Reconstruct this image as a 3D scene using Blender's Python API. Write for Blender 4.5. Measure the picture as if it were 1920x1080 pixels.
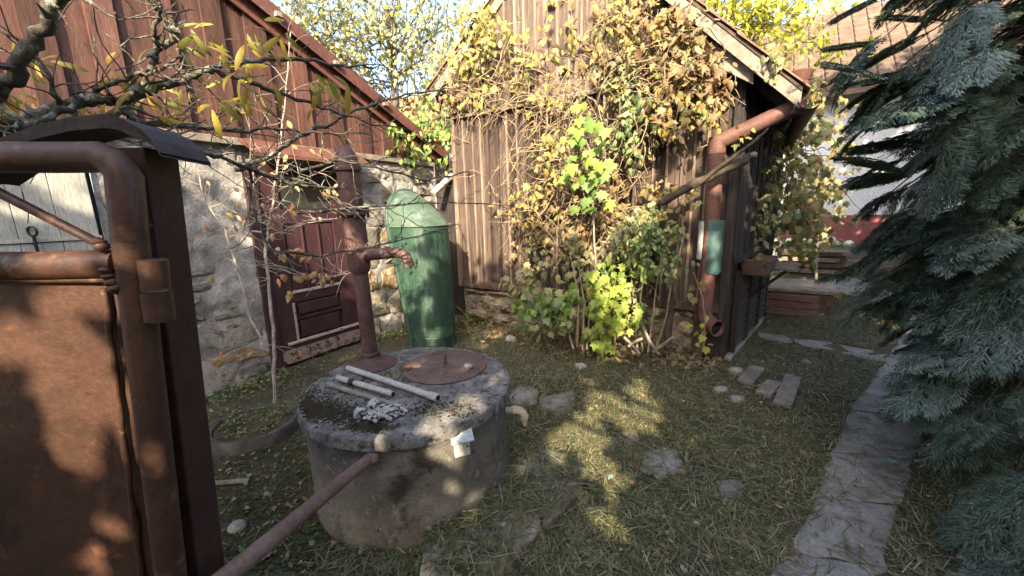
import bpy, math, random
from math import sin, cos, pi, radians, sqrt, tan, atan2, exp
from mathutils import Vector as V, Matrix, noise as mnoise
random.seed(7)
for o in list(bpy.data.objects): bpy.data.objects.remove(o)
SC = bpy.context.scene
COL = SC.collection
# ------------------------------------------------------------------ camera
FPX = 730.0; PITCH = radians(11.5); ROLL = radians(1.5); CAMH = 1.55
CAM = V((0, 0, CAMH))
FWD = V((0, cos(PITCH), -sin(PITCH))); UP0 = V((0, sin(PITCH), cos(PITCH))); R0 = V((1, 0, 0))
RIGHT = R0*cos(ROLL) - UP0*sin(ROLL); UPV = UP0*cos(ROLL) + R0*sin(ROLL)
cd = bpy.data.cameras.new('camera'); cam = bpy.data.objects.new('camera', cd); COL.objects.link(cam)
cd.sensor_fit = 'HORIZONTAL'; cd.sensor_width = 36; cd.lens = 36*FPX/1920
cd.clip_start = 0.02; cd.clip_end = 2000
m = Matrix((RIGHT, UPV, -FWD)).transposed().to_4x4(); m.translation = CAM
cam.matrix_world = m
SC.camera = cam
# ------------------------------------------------------------------ sky, sun, exposure
SUN_AZ = radians(8); SUN_EL = radians(30)           # behind the camera, a little to the left
S = V((-sin(SUN_AZ)*cos(SUN_EL), -cos(SUN_AZ)*cos(SUN_EL), sin(SUN_EL)))
w = bpy.data.worlds.new('World'); SC.world = w; w.use_nodes = True
wn = w.node_tree; bg = wn.nodes['Background']
sky = wn.nodes.new('ShaderNodeTexSky'); sky.sky_type = 'NISHITA'; sky.sun_disc = False
sky.sun_elevation = SUN_EL; sky.sun_rotation = pi + SUN_AZ
sky.air_density = 0.9; sky.dust_density = 4.0; sky.ozone_density = 0.5
wn.links.new(sky.outputs[0], bg.inputs[0]); bg.inputs[1].default_value = 0.15
sl = bpy.data.lights.new('sun', 'SUN'); sl.energy = 3.9; sl.angle = radians(0.5); sl.color = (1.0, 0.84, 0.58)
so = bpy.data.objects.new('sun', sl); COL.objects.link(so); so.location = (-2, -14, 12)
so.rotation_euler = S.to_track_quat('Z', 'Y').to_euler()
SC.view_settings.view_transform = 'Standard'; SC.view_settings.look = 'None'
SC.view_settings.exposure = 2.2; SC.view_settings.gamma = 1.0
SC.view_settings.use_curve_mapping = False
# ------------------------------------------------------------------ geometry helpers
E1 = V((.848, -.53, 0)); E2 = V((.53, .848, 0)); E3 = V((.663, .748, 0)); Z = V((0, 0, 1))
N3 = V((.748, -.663, 0))
def W(a, b, z=0): return E1*a + E2*b + Z*z
def smooth(t): t = max(0, min(1, t)); return t*t*(3-2*t)
def gz(x, y):
    b = .53*x + .848*y
    z = .5*smooth((b-5.2)/6)
    d = sqrt(x*x+y*y)
    if d < 14: z += .02*mnoise.noise(V((x*.9, y*.9, 0))) + .008*mnoise.noise(V((x*4, y*4, 3)))
    return z
def ray(u, v): return FWD + RIGHT*((u-960)/FPX) + UPV*((540-v)/FPX)
def at(u, v, d): return CAM + ray(u, v)*d
def gp(u, v, z=None):
    r = ray(u, v)
    if z is not None: return CAM + r*((z-CAMH)/r.z)
    t = .4
    while t < 60:
        p = CAM + r*t
        if p.z <= gz(p.x, p.y): break
        t += .01
    return p
def onpl(u, v, p, n):
    r = ray(u, v); return CAM + r*((p-CAM).dot(n)/r.dot(n))
def proj(p):
    q = p-CAM; z = q.dot(FWD)
    return (960+FPX*q.dot(RIGHT)/z, 540-FPX*q.dot(UPV)/z, z)
BB = 4.28; SA = -4.007
def barn_px(u, v, off=0): return onpl(u, v, E2*(BB-off), E2)
def shed_px(u, v, off=0): return onpl(u, v, E1*(SA+off), E1)
def B(a, z, off=0): return W(a, BB-off, z)
def SH(b, z, off=0): return W(SA+off, b, z)
U = random.uniform
def rv(s): return V((U(-s, s), U(-s, s), U(-s, s)))

WL = {}   # world location of every object
def thing(name, label, cat, loc, group=None):
    o = bpy.data.objects.new(name, None); COL.objects.link(o); o.empty_display_size = .1
    o.location = loc; WL[o.name] = V(loc); o['label'] = label; o['category'] = cat
    if group: o['group'] = group
    return o
def tag(o, label=None, cat=None, group=None, kind=None):
    if label: o['label'] = label
    if cat: o['category'] = cat
    if group: o['group'] = group
    if kind: o['kind'] = kind
    return o
def link(name, me, loc, parent=None, rot=None, scale=None):
    o = bpy.data.objects.new(name, me); COL.objects.link(o)
    if parent: o.parent = parent; o.location = V(loc) - WL[parent.name]
    else: o.location = loc
    WL[o.name] = V(loc)
    if rot is not None:
        o.rotation_mode = 'QUATERNION'; o.rotation_quaternion = rot
    if scale is not None: o.scale = (scale,)*3 if not hasattr(scale, '__len__') else scale
    return o
class MB:
    def __init__(s): s.v = []; s.f = []; s.m = []
    def add(s, vs, fs, mi=0):
        k = len(s.v); s.v += [tuple(x) for x in vs]; s.f += [tuple(i+k for i in f) for f in fs]; s.m += [mi]*len(fs); return s
    def hexa(s, p, mi=0):   # 8 points: bottom loop 0-3, top loop 4-7
        return s.add(p, [(3,2,1,0),(4,5,6,7),(0,1,5,4),(1,2,6,5),(2,3,7,6),(3,0,4,7)], mi)
    def box(s, c, ax, ay, az, mi=0):  # centre and three half-axis vectors
        c = V(c); p = []
        for k in (-1, 1):
            for i, j in ((-1,-1),(1,-1),(1,1),(-1,1)): p.append(c+ax*i+ay*j+az*k)
        return s.hexa(p, mi)
    def tube(s, pts, r, n=8, caps=True, mi=0):
        pts = [V(p) for p in pts]; k = len(pts)
        if not hasattr(r, '__len__'): r = [r]*k
        vs = []; ref = None
        for i in range(k):
            t = (pts[min(i+1, k-1)]-pts[max(i-1, 0)])
            t = t.normalized() if t.length > 1e-9 else V((0,0,1))
            if ref is None:
                ref = t.cross(Z) if abs(t.z) < .9 else t.cross(V((1,0,0)))
            x = (ref - t*ref.dot(t)); x = x.normalized() if x.length > 1e-6 else t.orthogonal().normalized()
            ref = x; y = t.cross(x)
            for j in range(n):
                a = 2*pi*j/n; vs.append(pts[i]+(x*cos(a)+y*sin(a))*r[i])
        fs = [(i*n+j, i*n+(j+1)%n, (i+1)*n+(j+1)%n, (i+1)*n+j) for i in range(k-1) for j in range(n)]
        if caps: fs += [tuple(range(n-1, -1, -1)), tuple((k-1)*n+j for j in range(n))]
        return s.add(vs, fs, mi)
    def lathe(s, prof, c, n=32, mi=0, ax=None):  # prof: [(r,z)], about vertical axis at c
        c = V(c); vs = []
        for r, z in prof:
            for j in range(n):
                a = 2*pi*j/n; vs.append(c+V((cos(a)*r, sin(a)*r, z)))
        k = len(prof)
        fs = [(i*n+j, i*n+(j+1)%n, (i+1)*n+(j+1)%n, (i+1)*n+j) for i in range(k-1) for j in range(n)]
        fs += [tuple(range(n-1, -1, -1)), tuple((k-1)*n+j for j in range(n))]
        return s.add(vs, fs, mi)
    def grid(s, fn, nu, nv, mi=0):
        vs = [fn(i/nu, j/nv) for j in range(nv+1) for i in range(nu+1)]
        fs = [(j*(nu+1)+i, j*(nu+1)+i+1, (j+1)*(nu+1)+i+1, (j+1)*(nu+1)+i) for j in range(nv) for i in range(nu)]
        return s.add(vs, fs, mi)
    def poly(s, pts, vec, mi=0):   # extruded polygon
        n = len(pts); vs = [V(p) for p in pts]+[V(p)+vec for p in pts]
        fs = [tuple(range(n-1,-1,-1)), tuple(range(n, 2*n))]+[(i,(i+1)%n,n+(i+1)%n,n+i) for i in range(n)]
        return s.add(vs, fs, mi)
    def mesh(s, name, mats, org=V((0,0,0)), smooth=False, bevel=0):
        me = bpy.data.meshes.new(name)
        o = V(org); me.from_pydata([(x-o.x, y-o.y, z-o.z) for x, y, z in s.v], [], s.f)
        for mt in (mats if isinstance(mats, (list, tuple)) else [mats]): me.materials.append(mt)
        if isinstance(mats, (list, tuple)) and len(mats) > 1: me.polygons.foreach_set('material_index', s.m)
        if smooth: me.polygons.foreach_set('use_smooth', [True]*len(s.f))
        me.update()
        return me
    def build(s, name, mats, parent=None, loc=None, smooth=False, auto=None, bevel=0):
        loc = V(loc) if loc is not None else (WL[parent.name] if parent else V((0,0,0)))
        o = link(name, s.mesh(name, mats, loc, smooth or bool(auto)), loc, parent)
        if auto or (smooth and len(s.f) < 20000): 
            try: o.data.set_sharp_from_angle(angle=radians(auto or 58))
            except Exception: pass
        if bevel:
            md = o.modifiers.new('bevel', 'BEVEL'); md.width = bevel; md.segments = 2; md.limit_method = 'ANGLE'
        return o
# ------------------------------------------------------------------ materials
def C(*c): return (c[0], c[1], c[2], 1)
class NT:
    def __init__(s, name):
        s.mat = bpy.data.materials.new(name); s.mat.use_nodes = True
        s.t = s.mat.node_tree; s.b = s.t.nodes['Principled BSDF']
    def n(s, typ, ins={}, out=0, **pr):
        nd = s.t.nodes.new('ShaderNode'+typ)
        for k, x in pr.items(): setattr(nd, k, x)
        for k, x in ins.items():
            if isinstance(x, bpy.types.NodeSocket): s.t.links.new(x, nd.inputs[k])
            else: nd.inputs[k].default_value = x
        return nd.outputs[out]
    def set(s, k, x):
        if isinstance(x, bpy.types.NodeSocket): s.t.links.new(x, s.b.inputs[k])
        else: s.b.inputs[k].default_value = x
    def ramp(s, fac, stops):
        nd = s.t.nodes.new('ShaderNodeValToRGB'); r = nd.color_ramp
        while len(r.elements) < len(stops): r.elements.new(.5)
        for e, (p, c) in zip(r.elements, stops): e.position = p; e.color = c if len(c) == 4 else C(*c)
        s.t.links.new(fac, nd.inputs[0]); return nd.outputs[0]
    def mix(s, f, a, b, mode='MIX'):
        nd = s.t.nodes.new('ShaderNodeMix'); nd.data_type = 'RGBA'; nd.blend_type = mode
        for k, x in ((0, f), (6, a), (7, b)):
            if isinstance(x, bpy.types.NodeSocket): s.t.links.new(x, nd.inputs[k])
            else: nd.inputs[k].default_value = x
        return nd.outputs[2]
    def math(s, op, a, b=0.0, c=None):
        d = {0: a, 1: b}
        if c is not None: d[2] = c
        return s.n('Math', d, operation=op)
    def noise(s, vec, scale, detail=5, rough=.6, dist=0):
        return s.n('TexNoise', {'Vector': vec, 'Scale': scale, 'Detail': detail, 'Roughness': rough, 'Distortion': dist})
def M(name, cols, scale=5, rough=.8, stretch=(1,1,1), bump=.35, bscale=45, spots=(), var=.15, metal=0, bdist=.006, fine=.35, spec=.3):
    """weathered surface: large-scale colour ramp, fine mottling, spots of dirt/moss/wear, relief"""
    t = NT(name)
    co = t.n('TexCoord', out=3); oi = t.n('ObjectInfo', out=5)
    off = t.n('CombineXYZ', {0: t.math('MULTIPLY', oi, 37.), 1: t.math('MULTIPLY', oi, 17.), 2: t.math('MULTIPLY', oi, 53.)})
    vec = t.n('VectorMath', {0: co, 1: off}, operation='ADD')
    vs = t.n('VectorMath', {0: vec, 1: stretch}, operation='MULTIPLY')
    n1 = t.noise(vs, scale, 6, .62, .3); k = len(cols)
    col = t.ramp(n1, [(.28+.44*i/max(1, k-1), C(*c)) for i, c in enumerate(cols)])
    n2 = t.noise(vs, bscale, 4, .7)
    f2 = t.n('MapRange', {0: n2, 1: .25, 2: .75, 3: 1-fine, 4: 1+fine})
    col = t.mix(1.0, col, f2, 'MULTIPLY')
    for c, sc, lo, hi in spots:
        sp = t.noise(vec if sc > 0 else vs, abs(sc), 5, .65, .2)
        col = t.mix(t.n('MapRange', {0: sp, 1: lo, 2: hi, 3: 0., 4: 1.}), col, C(*c))
    if var:
        col = t.n('HueSaturation', {'Value': t.n('MapRange', {0: oi, 1: 0., 2: 1., 3: 1-var, 4: 1+var}), 'Color': col})
    t.set('Base Color', col); t.set('Roughness', rough); t.set('Metallic', metal); t.set('Specular IOR Level', spec)
    if bump:
        h = t.math('ADD', t.math('MULTIPLY', n1, .8), n2)
        t.set('Normal', t.n('Bump', {'Strength': bump, 'Distance': bdist, 'Height': h}))
    return t.mat
def leafmat(name, cols, trans=.35, rough=.5, spec=.3, var=.25, emis=None):
    """leaf: colour picked per leaf, light passing through"""
    t = NT(name)
    oi = t.n('ObjectInfo', out=5); ri = t.n('NewGeometry', out=8)
    r = t.math('FRACT', t.math('ADD', t.math('MULTIPLY', oi, 7.31), ri))
    k = len(cols)
    col = t.ramp(r, [(i/max(1, k-1), C(*c)) for i, c in enumerate(cols)])
    co = t.n('TexCoord', out=3)
    ns = t.noise(co, 40, 3)
    r2 = t.math('FRACT', t.math('MULTIPLY', r, 13.7))
    val = t.math('MULTIPLY', t.n('MapRange', {0: r2, 1: 0., 2: 1., 3: 1-var, 4: 1+var}), t.n('MapRange', {0: ns, 1: .3, 2: .7, 3: .75, 4: 1.25}))
    col = t.n('HueSaturation', {'Value': val, 'Color': col})
    t.set('Base Color', col); t.set('Roughness', rough); t.set('Specular IOR Level', spec)
    tr = t.n('BsdfTranslucent', {'Color': t.mix(1.0, col, C(1, .95, .6), 'MULTIPLY')})
    mx = t.n('MixShader', {0: trans, 1: t.b.outputs[0], 2: tr})
    t.t.links.new(mx, t.t.nodes['Material Output'].inputs[0])
    return t.mat
MAT = {}
MAT['red_board'] = M('red_board', [(.036,.018,.015),(.075,.034,.027),(.105,.049,.038),(.145,.077,.06)], 4, .75, (6,6,.7), .5, 24, [((.3,.17,.12), 30, .64, .72), ((.03,.014,.012), -9, .62, .72)], .3)
MAT['red_trim'] = M('red_trim', [(.075,.032,.026),(.11,.047,.037),(.145,.068,.055)], 5, .6, (1,1,1), .3, 30, [((.3,.2,.16), 25, .66, .74)], .1)
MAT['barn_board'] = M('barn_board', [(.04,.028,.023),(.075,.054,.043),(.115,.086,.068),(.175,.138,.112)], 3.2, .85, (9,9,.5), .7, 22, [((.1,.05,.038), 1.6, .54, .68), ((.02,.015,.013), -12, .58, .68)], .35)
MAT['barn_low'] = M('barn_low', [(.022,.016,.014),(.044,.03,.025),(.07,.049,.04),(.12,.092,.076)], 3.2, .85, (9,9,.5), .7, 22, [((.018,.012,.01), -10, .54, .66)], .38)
MAT['barn_batten'] = M('barn_batten', [(.09,.062,.048),(.17,.125,.098),(.28,.225,.18)], 4, .85, (6,6,.6), .6, 25, [], .3)
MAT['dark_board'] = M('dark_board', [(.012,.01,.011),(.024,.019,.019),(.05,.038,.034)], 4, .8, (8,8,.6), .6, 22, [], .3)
MAT['grey_wood'] = M('grey_wood', [(.11,.095,.08),(.2,.175,.145),(.31,.275,.235)], 4, .85, (3,3,3), .6, 30, [((.05,.042,.035), 14, .6, .72)], .2)
MAT['beam'] = M('beam', [(.035,.024,.018),(.07,.048,.036),(.12,.085,.065)], 6, .85, (2,2,2), .6, 30, [], .2)
MAT['door'] = M('door', [(.03,.014,.017),(.044,.019,.023),(.062,.029,.033)], 5, .55, (2,2,.8), .35, 30, [((.32,.27,.25), 42, .7, .73)], .08, spec=.35)
MAT['door_worn'] = M('door_worn', [(.06,.02,.022),(.3,.25,.22),(.42,.37,.34),(.08,.03,.03)], 14, .75, (1,1,2.5), .5, 50, [], .1)
MAT['door_raw'] = M('door_raw', [(.1,.075,.065),(.2,.165,.145),(.27,.23,.2)], 6, .85, (2,2,9), .5, 30, [((.06,.022,.022), 18, .5, .56)], .1)
MAT['white_board'] = M('white_board', [(.34,.335,.3),(.43,.425,.385),(.49,.485,.44)], 4, .7, (4,4,.6), .4, 30, [((.2,.16,.1), -7, .66, .76)], .1)
MAT['stone'] = M('stone', [(.12,.105,.09),(.2,.178,.152),(.28,.252,.22),(.38,.355,.32)], 5, .9, (1,1,1), .9, 22, [((.2,.13,.065), 2.2, .6, .7), ((.055,.05,.045), 12, .58, .7)], .22, bdist=.018)
MAT['ochre_stone'] = M('ochre_stone', [(.14,.095,.055),(.24,.165,.09),(.31,.235,.145)], 8, .9, (1,1,1), .9, 22, [((.5,.44,.36), 9, .55, .65)], .2, bdist=.018)
MAT['mortar'] = M('mortar', [(.15,.142,.134),(.235,.225,.215),(.32,.31,.3),(.42,.412,.405)], 3, .95, (1,1,1), .8, 40, [((.42,.42,.43), 2.4, .58, .72), ((.09,.08,.07), 5, .6, .72), ((.06,.055,.05), 30, .64, .72)], 0, bdist=.015)
MAT['barn_stone'] = M('barn_stone', [(.1,.085,.065),(.21,.175,.135),(.33,.29,.235)], 6, .9, (1,1,2), .9, 25, [((.06,.06,.035), 7, .58, .68)], .25, bdist=.018)
MAT['concrete'] = M('concrete', [(.05,.046,.04),(.09,.083,.073),(.13,.122,.108),(.19,.178,.16)], 2.2, .92, (1,1,1.4), .8, 70, [((.2,.19,.17), 26, .58, .68), ((.022,.02,.018), 16, .62, .7), ((.032,.029,.026), 3.2, .54, .66), ((.22,.21,.19), 5, .58, .7), ((.15,.085,.045), 2.6, .64, .73), ((.03,.028,.025), 50, .68, .74)], 0, bdist=.008)
MAT['concrete_top'] = M('concrete_top', [(.08,.076,.072),(.16,.154,.148),(.27,.26,.25)], 9, .95, (1,1,1), 1.0, 70, [((.04,.036,.03), 26, .5, .66), ((.3,.29,.28), 90, .62, .7), ((.03,.026,.016), 3.5, .6, .7)], 0, bdist=.012)
MAT['slab'] = M('slab', [(.17,.162,.15),(.235,.225,.21),(.3,.29,.272)], 2.5, .92, (1,1,1), .8, 40, [((.12,.105,.08), 4, .5, .68), ((.06,.055,.044), 40, .58, .7)], .12, bdist=.01)
MAT['gate_sheet'] = M('gate_sheet', [(.042,.02,.014),(.06,.028,.019),(.082,.039,.025)], 2.2, .5, (1,1,1), .5, 70, [((.15,.07,.035), 14, .6, .7), ((.02,.011,.008), -5, .56, .68), ((.035,.018,.013), 3.5, .52, .64), ((.018,.01,.008), 38, .64, .72), ((.11,.05,.027), 9, .64, .72), ((.012,.008,.007), 85, .66, .7)], 0, bdist=.004, spec=.4)
MAT['gate_pipe'] = M('gate_pipe', [(.035,.018,.014),(.06,.028,.019),(.095,.045,.028)], 8, .5, (1,1,1), .6, 80, [((.13,.06,.03), 17, .58, .66), ((.2,.16,.05), 12, .62, .7), ((.035,.02,.018), 20, .6, .68)], 0, bdist=.0025, spec=.4)
MAT['post_paint'] = M('post_paint', [(.03,.014,.013),(.042,.019,.017),(.06,.028,.023)], 6, .5, (1,1,1), .3, 50, [], 0, bdist=.003)
MAT['pump_iron'] = M('pump_iron', [(.05,.026,.026),(.085,.045,.042),(.125,.075,.068)], 8, .6, (1,1,1), .55, 50, [((.17,.1,.07), 16, .62, .7), ((.12,.18,.15), 22, .72, .76)], .05, bdist=.005)
MAT['rust_plate'] = M('rust_plate', [(.075,.05,.044),(.11,.072,.062),(.16,.112,.098)], 6, .75, (1,1,1), .5, 60, [((.05,.036,.032), 11, .58, .66)], 0, bdist=.004)
MAT['rust'] = M('rust', [(.06,.025,.013),(.12,.05,.026),(.08,.035,.02)], 20, .85, (1,1,1), .7, 60, [], .1)
MAT['red_pipe'] = M('red_pipe', [(.075,.037,.031),(.11,.054,.045),(.15,.078,.066)], 5, .6, (1,1,1), .3, 50, [((.14,.06,.045), 9, .6, .68)], .05)
MAT['rail_pipe'] = M('rail_pipe', [(.1,.06,.05),(.16,.1,.085),(.21,.145,.125)], 9, .6, (1,1,1), .4, 60, [((.1,.05,.035), 25, .62, .68)], .05)
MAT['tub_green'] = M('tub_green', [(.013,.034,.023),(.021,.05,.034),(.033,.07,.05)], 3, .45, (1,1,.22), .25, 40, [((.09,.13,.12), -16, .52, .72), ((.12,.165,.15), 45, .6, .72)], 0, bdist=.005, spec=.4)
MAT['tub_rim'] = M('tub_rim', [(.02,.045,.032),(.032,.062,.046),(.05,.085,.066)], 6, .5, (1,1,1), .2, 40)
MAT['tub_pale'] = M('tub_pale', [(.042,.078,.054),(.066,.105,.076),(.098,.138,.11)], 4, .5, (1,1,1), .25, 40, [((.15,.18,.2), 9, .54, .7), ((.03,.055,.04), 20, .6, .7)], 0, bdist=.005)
MAT['zinc'] = M('zinc', [(.28,.28,.27),(.4,.4,.38),(.48,.47,.44)], 6, .55, (1,1,1), .2, 50, [((.2,.19,.17), 10, .6, .7)], .05, metal=.3)
MAT['plastic_grey'] = M('plastic_grey', [(.28,.285,.28),(.35,.355,.35),(.4,.4,.395)], 8, .45, (1,1,1), .1, 60, [((.25,.24,.22), 22, .62, .7)], .05)
MAT['plastic_white'] = M('plastic_white', [(.4,.39,.35),(.47,.46,.43),(.52,.51,.48)], 8, .45, (1,1,1), .1, 60, [((.4,.36,.28), 18, .64, .72)], .03)
MAT['plastic_blue'] = M('plastic_blue', [(.26,.31,.36),(.35,.4,.44),(.43,.47,.5)], 12, .5, (1,1,1), .2, 50, [], 0)
MAT['plastic_cream'] = M('plastic_cream', [(.36,.31,.21),(.46,.41,.3)], 9, .5, (1,1,1), .15, 50, [], 0)
MAT['black'] = M('black', [(.012,.012,.012),(.03,.03,.03)], 9, .5, (1,1,1), .1, 50)
MAT['hollow_shade'] = M('hollow_shade', [(.008,.008,.008),(.012,.012,.012)], 9, .9, (1,1,1), 0, 50)  # near-black colour standing in for the shade inside pipe ends
MAT['teal_sheet'] = M('teal_sheet', [(.025,.055,.057),(.042,.082,.083),(.07,.12,.12)], 7, .5, (1,1,.5), .5, 22, [((.25,.35,.34), 14, .62, .72)], 0, bdist=.01)
MAT['grey_sheet'] = M('grey_sheet', [(.3,.32,.31),(.42,.43,.42)], 7, .6, (1,1,.5), .4, 30)
MAT['roof_sheet'] = M('roof_sheet', [(.03,.02,.018),(.055,.035,.03),(.08,.055,.045)], 6, .7, (1,1,1), .4, 30, [], .1)
MAT['cover'] = M('cover', [(.016,.011,.01),(.03,.021,.018),(.05,.036,.03)], 5, .65, (1,1,1), .5, 35, [((.16,.12,.09), 9, .64, .72)], 0, bdist=.006)
MAT['tile'] = M('tile', [(.28,.1,.045),(.4,.16,.07),(.48,.22,.11)], 3, .85, (1,1,1), .5, 30, [((.2,.15,.09), 5, .6, .7)], .2)
MAT['tile_old'] = M('tile_old', [(.12,.07,.05),(.2,.12,.085),(.27,.17,.12)], 5, .9, (1,1,1), .6, 30, [((.13,.14,.06), 7, .58, .7)], .25)
MAT['tile_dull'] = M('tile_dull', [(.09,.062,.046),(.135,.095,.07),(.18,.13,.098)], 3, .9, (1,1,1), .5, 30, [((.12,.12,.07), 5, .58, .7)], .2)
MAT['house_white'] = M('house_white', [(.58,.59,.6),(.64,.65,.66),(.68,.69,.7)], 1.2, .9, (1,1,1), .15, 30)
MAT['house_red'] = M('house_red', [(.16,.05,.05),(.21,.07,.068),(.25,.09,.085)], 2, .85, (1,1,1), .2, 30)
MAT['crate_red'] = M('crate_red', [(.09,.05,.047),(.135,.08,.074),(.18,.115,.105)], 6, .8, (1,1,4), .4, 30, [], .15)
MAT['bark'] = M('bark', [(.045,.038,.031),(.085,.073,.06),(.14,.125,.105)], 14, .95, (1,1,1), .9, 50, [((.22,.24,.2), 26, .54, .62)], .15, bdist=.008)
MAT['twig'] = M('twig', [(.1,.085,.07),(.2,.175,.15),(.29,.26,.23)], 16, .9, (1,1,1), .5, 60, [], .25)
MAT['dry_stem'] = M('dry_stem', [(.09,.065,.04),(.2,.15,.095),(.31,.25,.17)], 9, .9, (1,1,1), .5, 50, [], .25)
MAT['vine_wood'] = M('vine_wood', [(.025,.019,.016),(.055,.042,.034),(.1,.078,.062)], 12, .95, (1,1,1), .9, 40, [], .1, bdist=.012)
MAT['conifer_wood'] = M('conifer_wood', [(.03,.022,.016),(.055,.04,.03)], 9, .9, (1,1,1), .8, 30)
MAT['glass'] = M('glass', [(.02,.022,.022),(.05,.05,.048)], 3, .15, (1,1,1), .1, 20, [((.1,.09,.075), 9, .56, .68)], 0, spec=.5)
MAT['moss_dark'] = M('moss_dark', [(.012,.01,.006),(.026,.02,.01),(.045,.036,.016)], 20, 1, (1,1,1), .8, 90)
MAT['moss_green'] = M('moss_green', [(.03,.04,.008),(.06,.075,.014),(.09,.1,.025)], 20, 1, (1,1,1), .8, 90)
MAT['glove'] = M('glove', [(.3,.3,.29),(.4,.4,.385)], 14, .85, (1,1,1), .4, 60, [((.02,.02,.025), 34, .53, .55)], 0)
MAT['flower'] = M('flower', [(.4,.38,.3),(.55,.53,.46),(.62,.6,.55)], 10, .9, (1,1,1), .4, 40)
MAT['ground'] = M('ground', [(.035,.03,.02),(.06,.053,.036),(.085,.075,.05),(.13,.115,.082)], 1.6, 1, (1,1,1), 1.0, 30, [((.08,.088,.035), 1.1, .54, .66), ((.045,.038,.026), 9, .58, .68)], 0, bdist=.03)
MAT['soil'] = M('soil', [(.03,.024,.016),(.06,.048,.03),(.08,.07,.045)], 8, 1, (1,1,1), 1., 40, [((.06,.075,.025), 5, .52, .6)], 0, bdist=.02)
# leaves
MAT['blade'] = leafmat('blade', [(.07,.075,.03),(.17,.15,.085),(.25,.215,.13),(.12,.14,.05),(.07,.1,.035),(.2,.18,.11),(.38,.34,.22),(.1,.12,.05)], .25, .7, .2)
MAT['clover'] = leafmat('clover', [(.06,.1,.03),(.09,.14,.05),(.14,.19,.085),(.07,.12,.06)], .3, .6, .2)
MAT['fallen'] = leafmat('fallen', [(.22,.11,.05),(.24,.19,.12),(.16,.1,.06),(.3,.23,.14),(.2,.17,.12)], .2, .7, .2)
MAT['fallen_pale'] = leafmat('fallen_pale', [(.28,.38,.34),(.34,.42,.38),(.24,.34,.28)], .2, .6, .2)
MAT['vine_gold'] = leafmat('vine_gold', [(.3,.21,.065),(.24,.17,.065),(.34,.27,.08),(.19,.14,.075),(.31,.3,.09),(.26,.21,.12),(.21,.25,.08),(.16,.2,.07)], .3)
MAT['vine_brown'] = leafmat('vine_brown', [(.2,.12,.06),(.16,.105,.06),(.25,.17,.075),(.13,.09,.055),(.27,.2,.09),(.23,.165,.11)], .25)
MAT['vine_yellow'] = leafmat('vine_yellow', [(.36,.32,.06),(.32,.28,.07),(.3,.33,.08),(.37,.27,.07)], .35)
MAT['leaf_green'] = leafmat('leaf_green', [(.1,.18,.04),(.16,.26,.05),(.22,.31,.07),(.12,.2,.08),(.26,.33,.1)], .35)
MAT['leaf_mid'] = leafmat('leaf_mid', [(.07,.12,.05),(.1,.16,.06),(.15,.2,.08),(.2,.22,.1),(.26,.24,.12)], .3)
MAT['leaf_bright'] = leafmat('leaf_bright', [(.2,.29,.05),(.26,.33,.06),(.31,.34,.08),(.17,.25,.05)], .4)
MAT['leaf_dusty'] = leafmat('leaf_dusty', [(.16,.18,.09),(.24,.24,.12),(.3,.27,.11),(.2,.2,.13),(.33,.29,.16)], .3)
MAT['peach'] = leafmat('peach', [(.19,.21,.05),(.28,.26,.05),(.33,.26,.05),(.36,.24,.05),(.22,.22,.07)], .4)
MAT['rose_leaf'] = leafmat('rose_leaf', [(.35,.15,.08),(.42,.25,.12),(.3,.24,.1),(.4,.3,.18)], .3)
MAT['apple'] = leafmat('apple', [(.2,.24,.07),(.28,.3,.1),(.34,.33,.13),(.26,.28,.15),(.36,.33,.14),(.4,.37,.25)], .4)
MAT['yellow_tree'] = leafmat('yellow_tree', [(.36,.4,.04),(.44,.46,.06),(.5,.48,.08),(.3,.36,.05)], .45)
MAT['shade_leaf'] = leafmat('shade_leaf', [(.05,.08,.025),(.08,.11,.035),(.11,.14,.05)], .2)
MAT['cypress'] = leafmat('cypress', [(.035,.062,.046),(.055,.092,.07),(.078,.122,.095),(.11,.155,.125),(.08,.105,.055),(.05,.075,.055)], .15, .55, .3, .35)
MAT['cypress_blue'] = leafmat('cypress_blue', [(.09,.13,.11),(.12,.165,.145),(.16,.2,.175)], .15, .55, .3, .3)
MAT['cypress_dry'] = leafmat('cypress_dry', [(.05,.05,.03),(.09,.07,.04),(.12,.09,.055),(.04,.06,.04)], .1, .7, .2, .3)
MAT['iris'] = leafmat('iris', [(.12,.17,.04),(.2,.23,.06),(.3,.27,.1),(.09,.14,.04)], .3)
# ================================================================== THE SETTING
def sp(t, k=5.0): return math.sinh(k*t)/math.sinh(k)*260
NG = 220
g = MB(); xs = [sp(2*i/NG-1)+1.0 for i in range(NG+1)]; ys = [sp(2*i/NG-1)+3.2 for i in range(NG+1)]
g.grid(lambda a, b: V((xs[round(a*NG)], ys[round(b*NG)], gz(xs[round(a*NG)], ys[round(b*NG)]))), NG, NG)
tag(g.build('ground', MAT['ground'], smooth=True), kind='structure')

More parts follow.
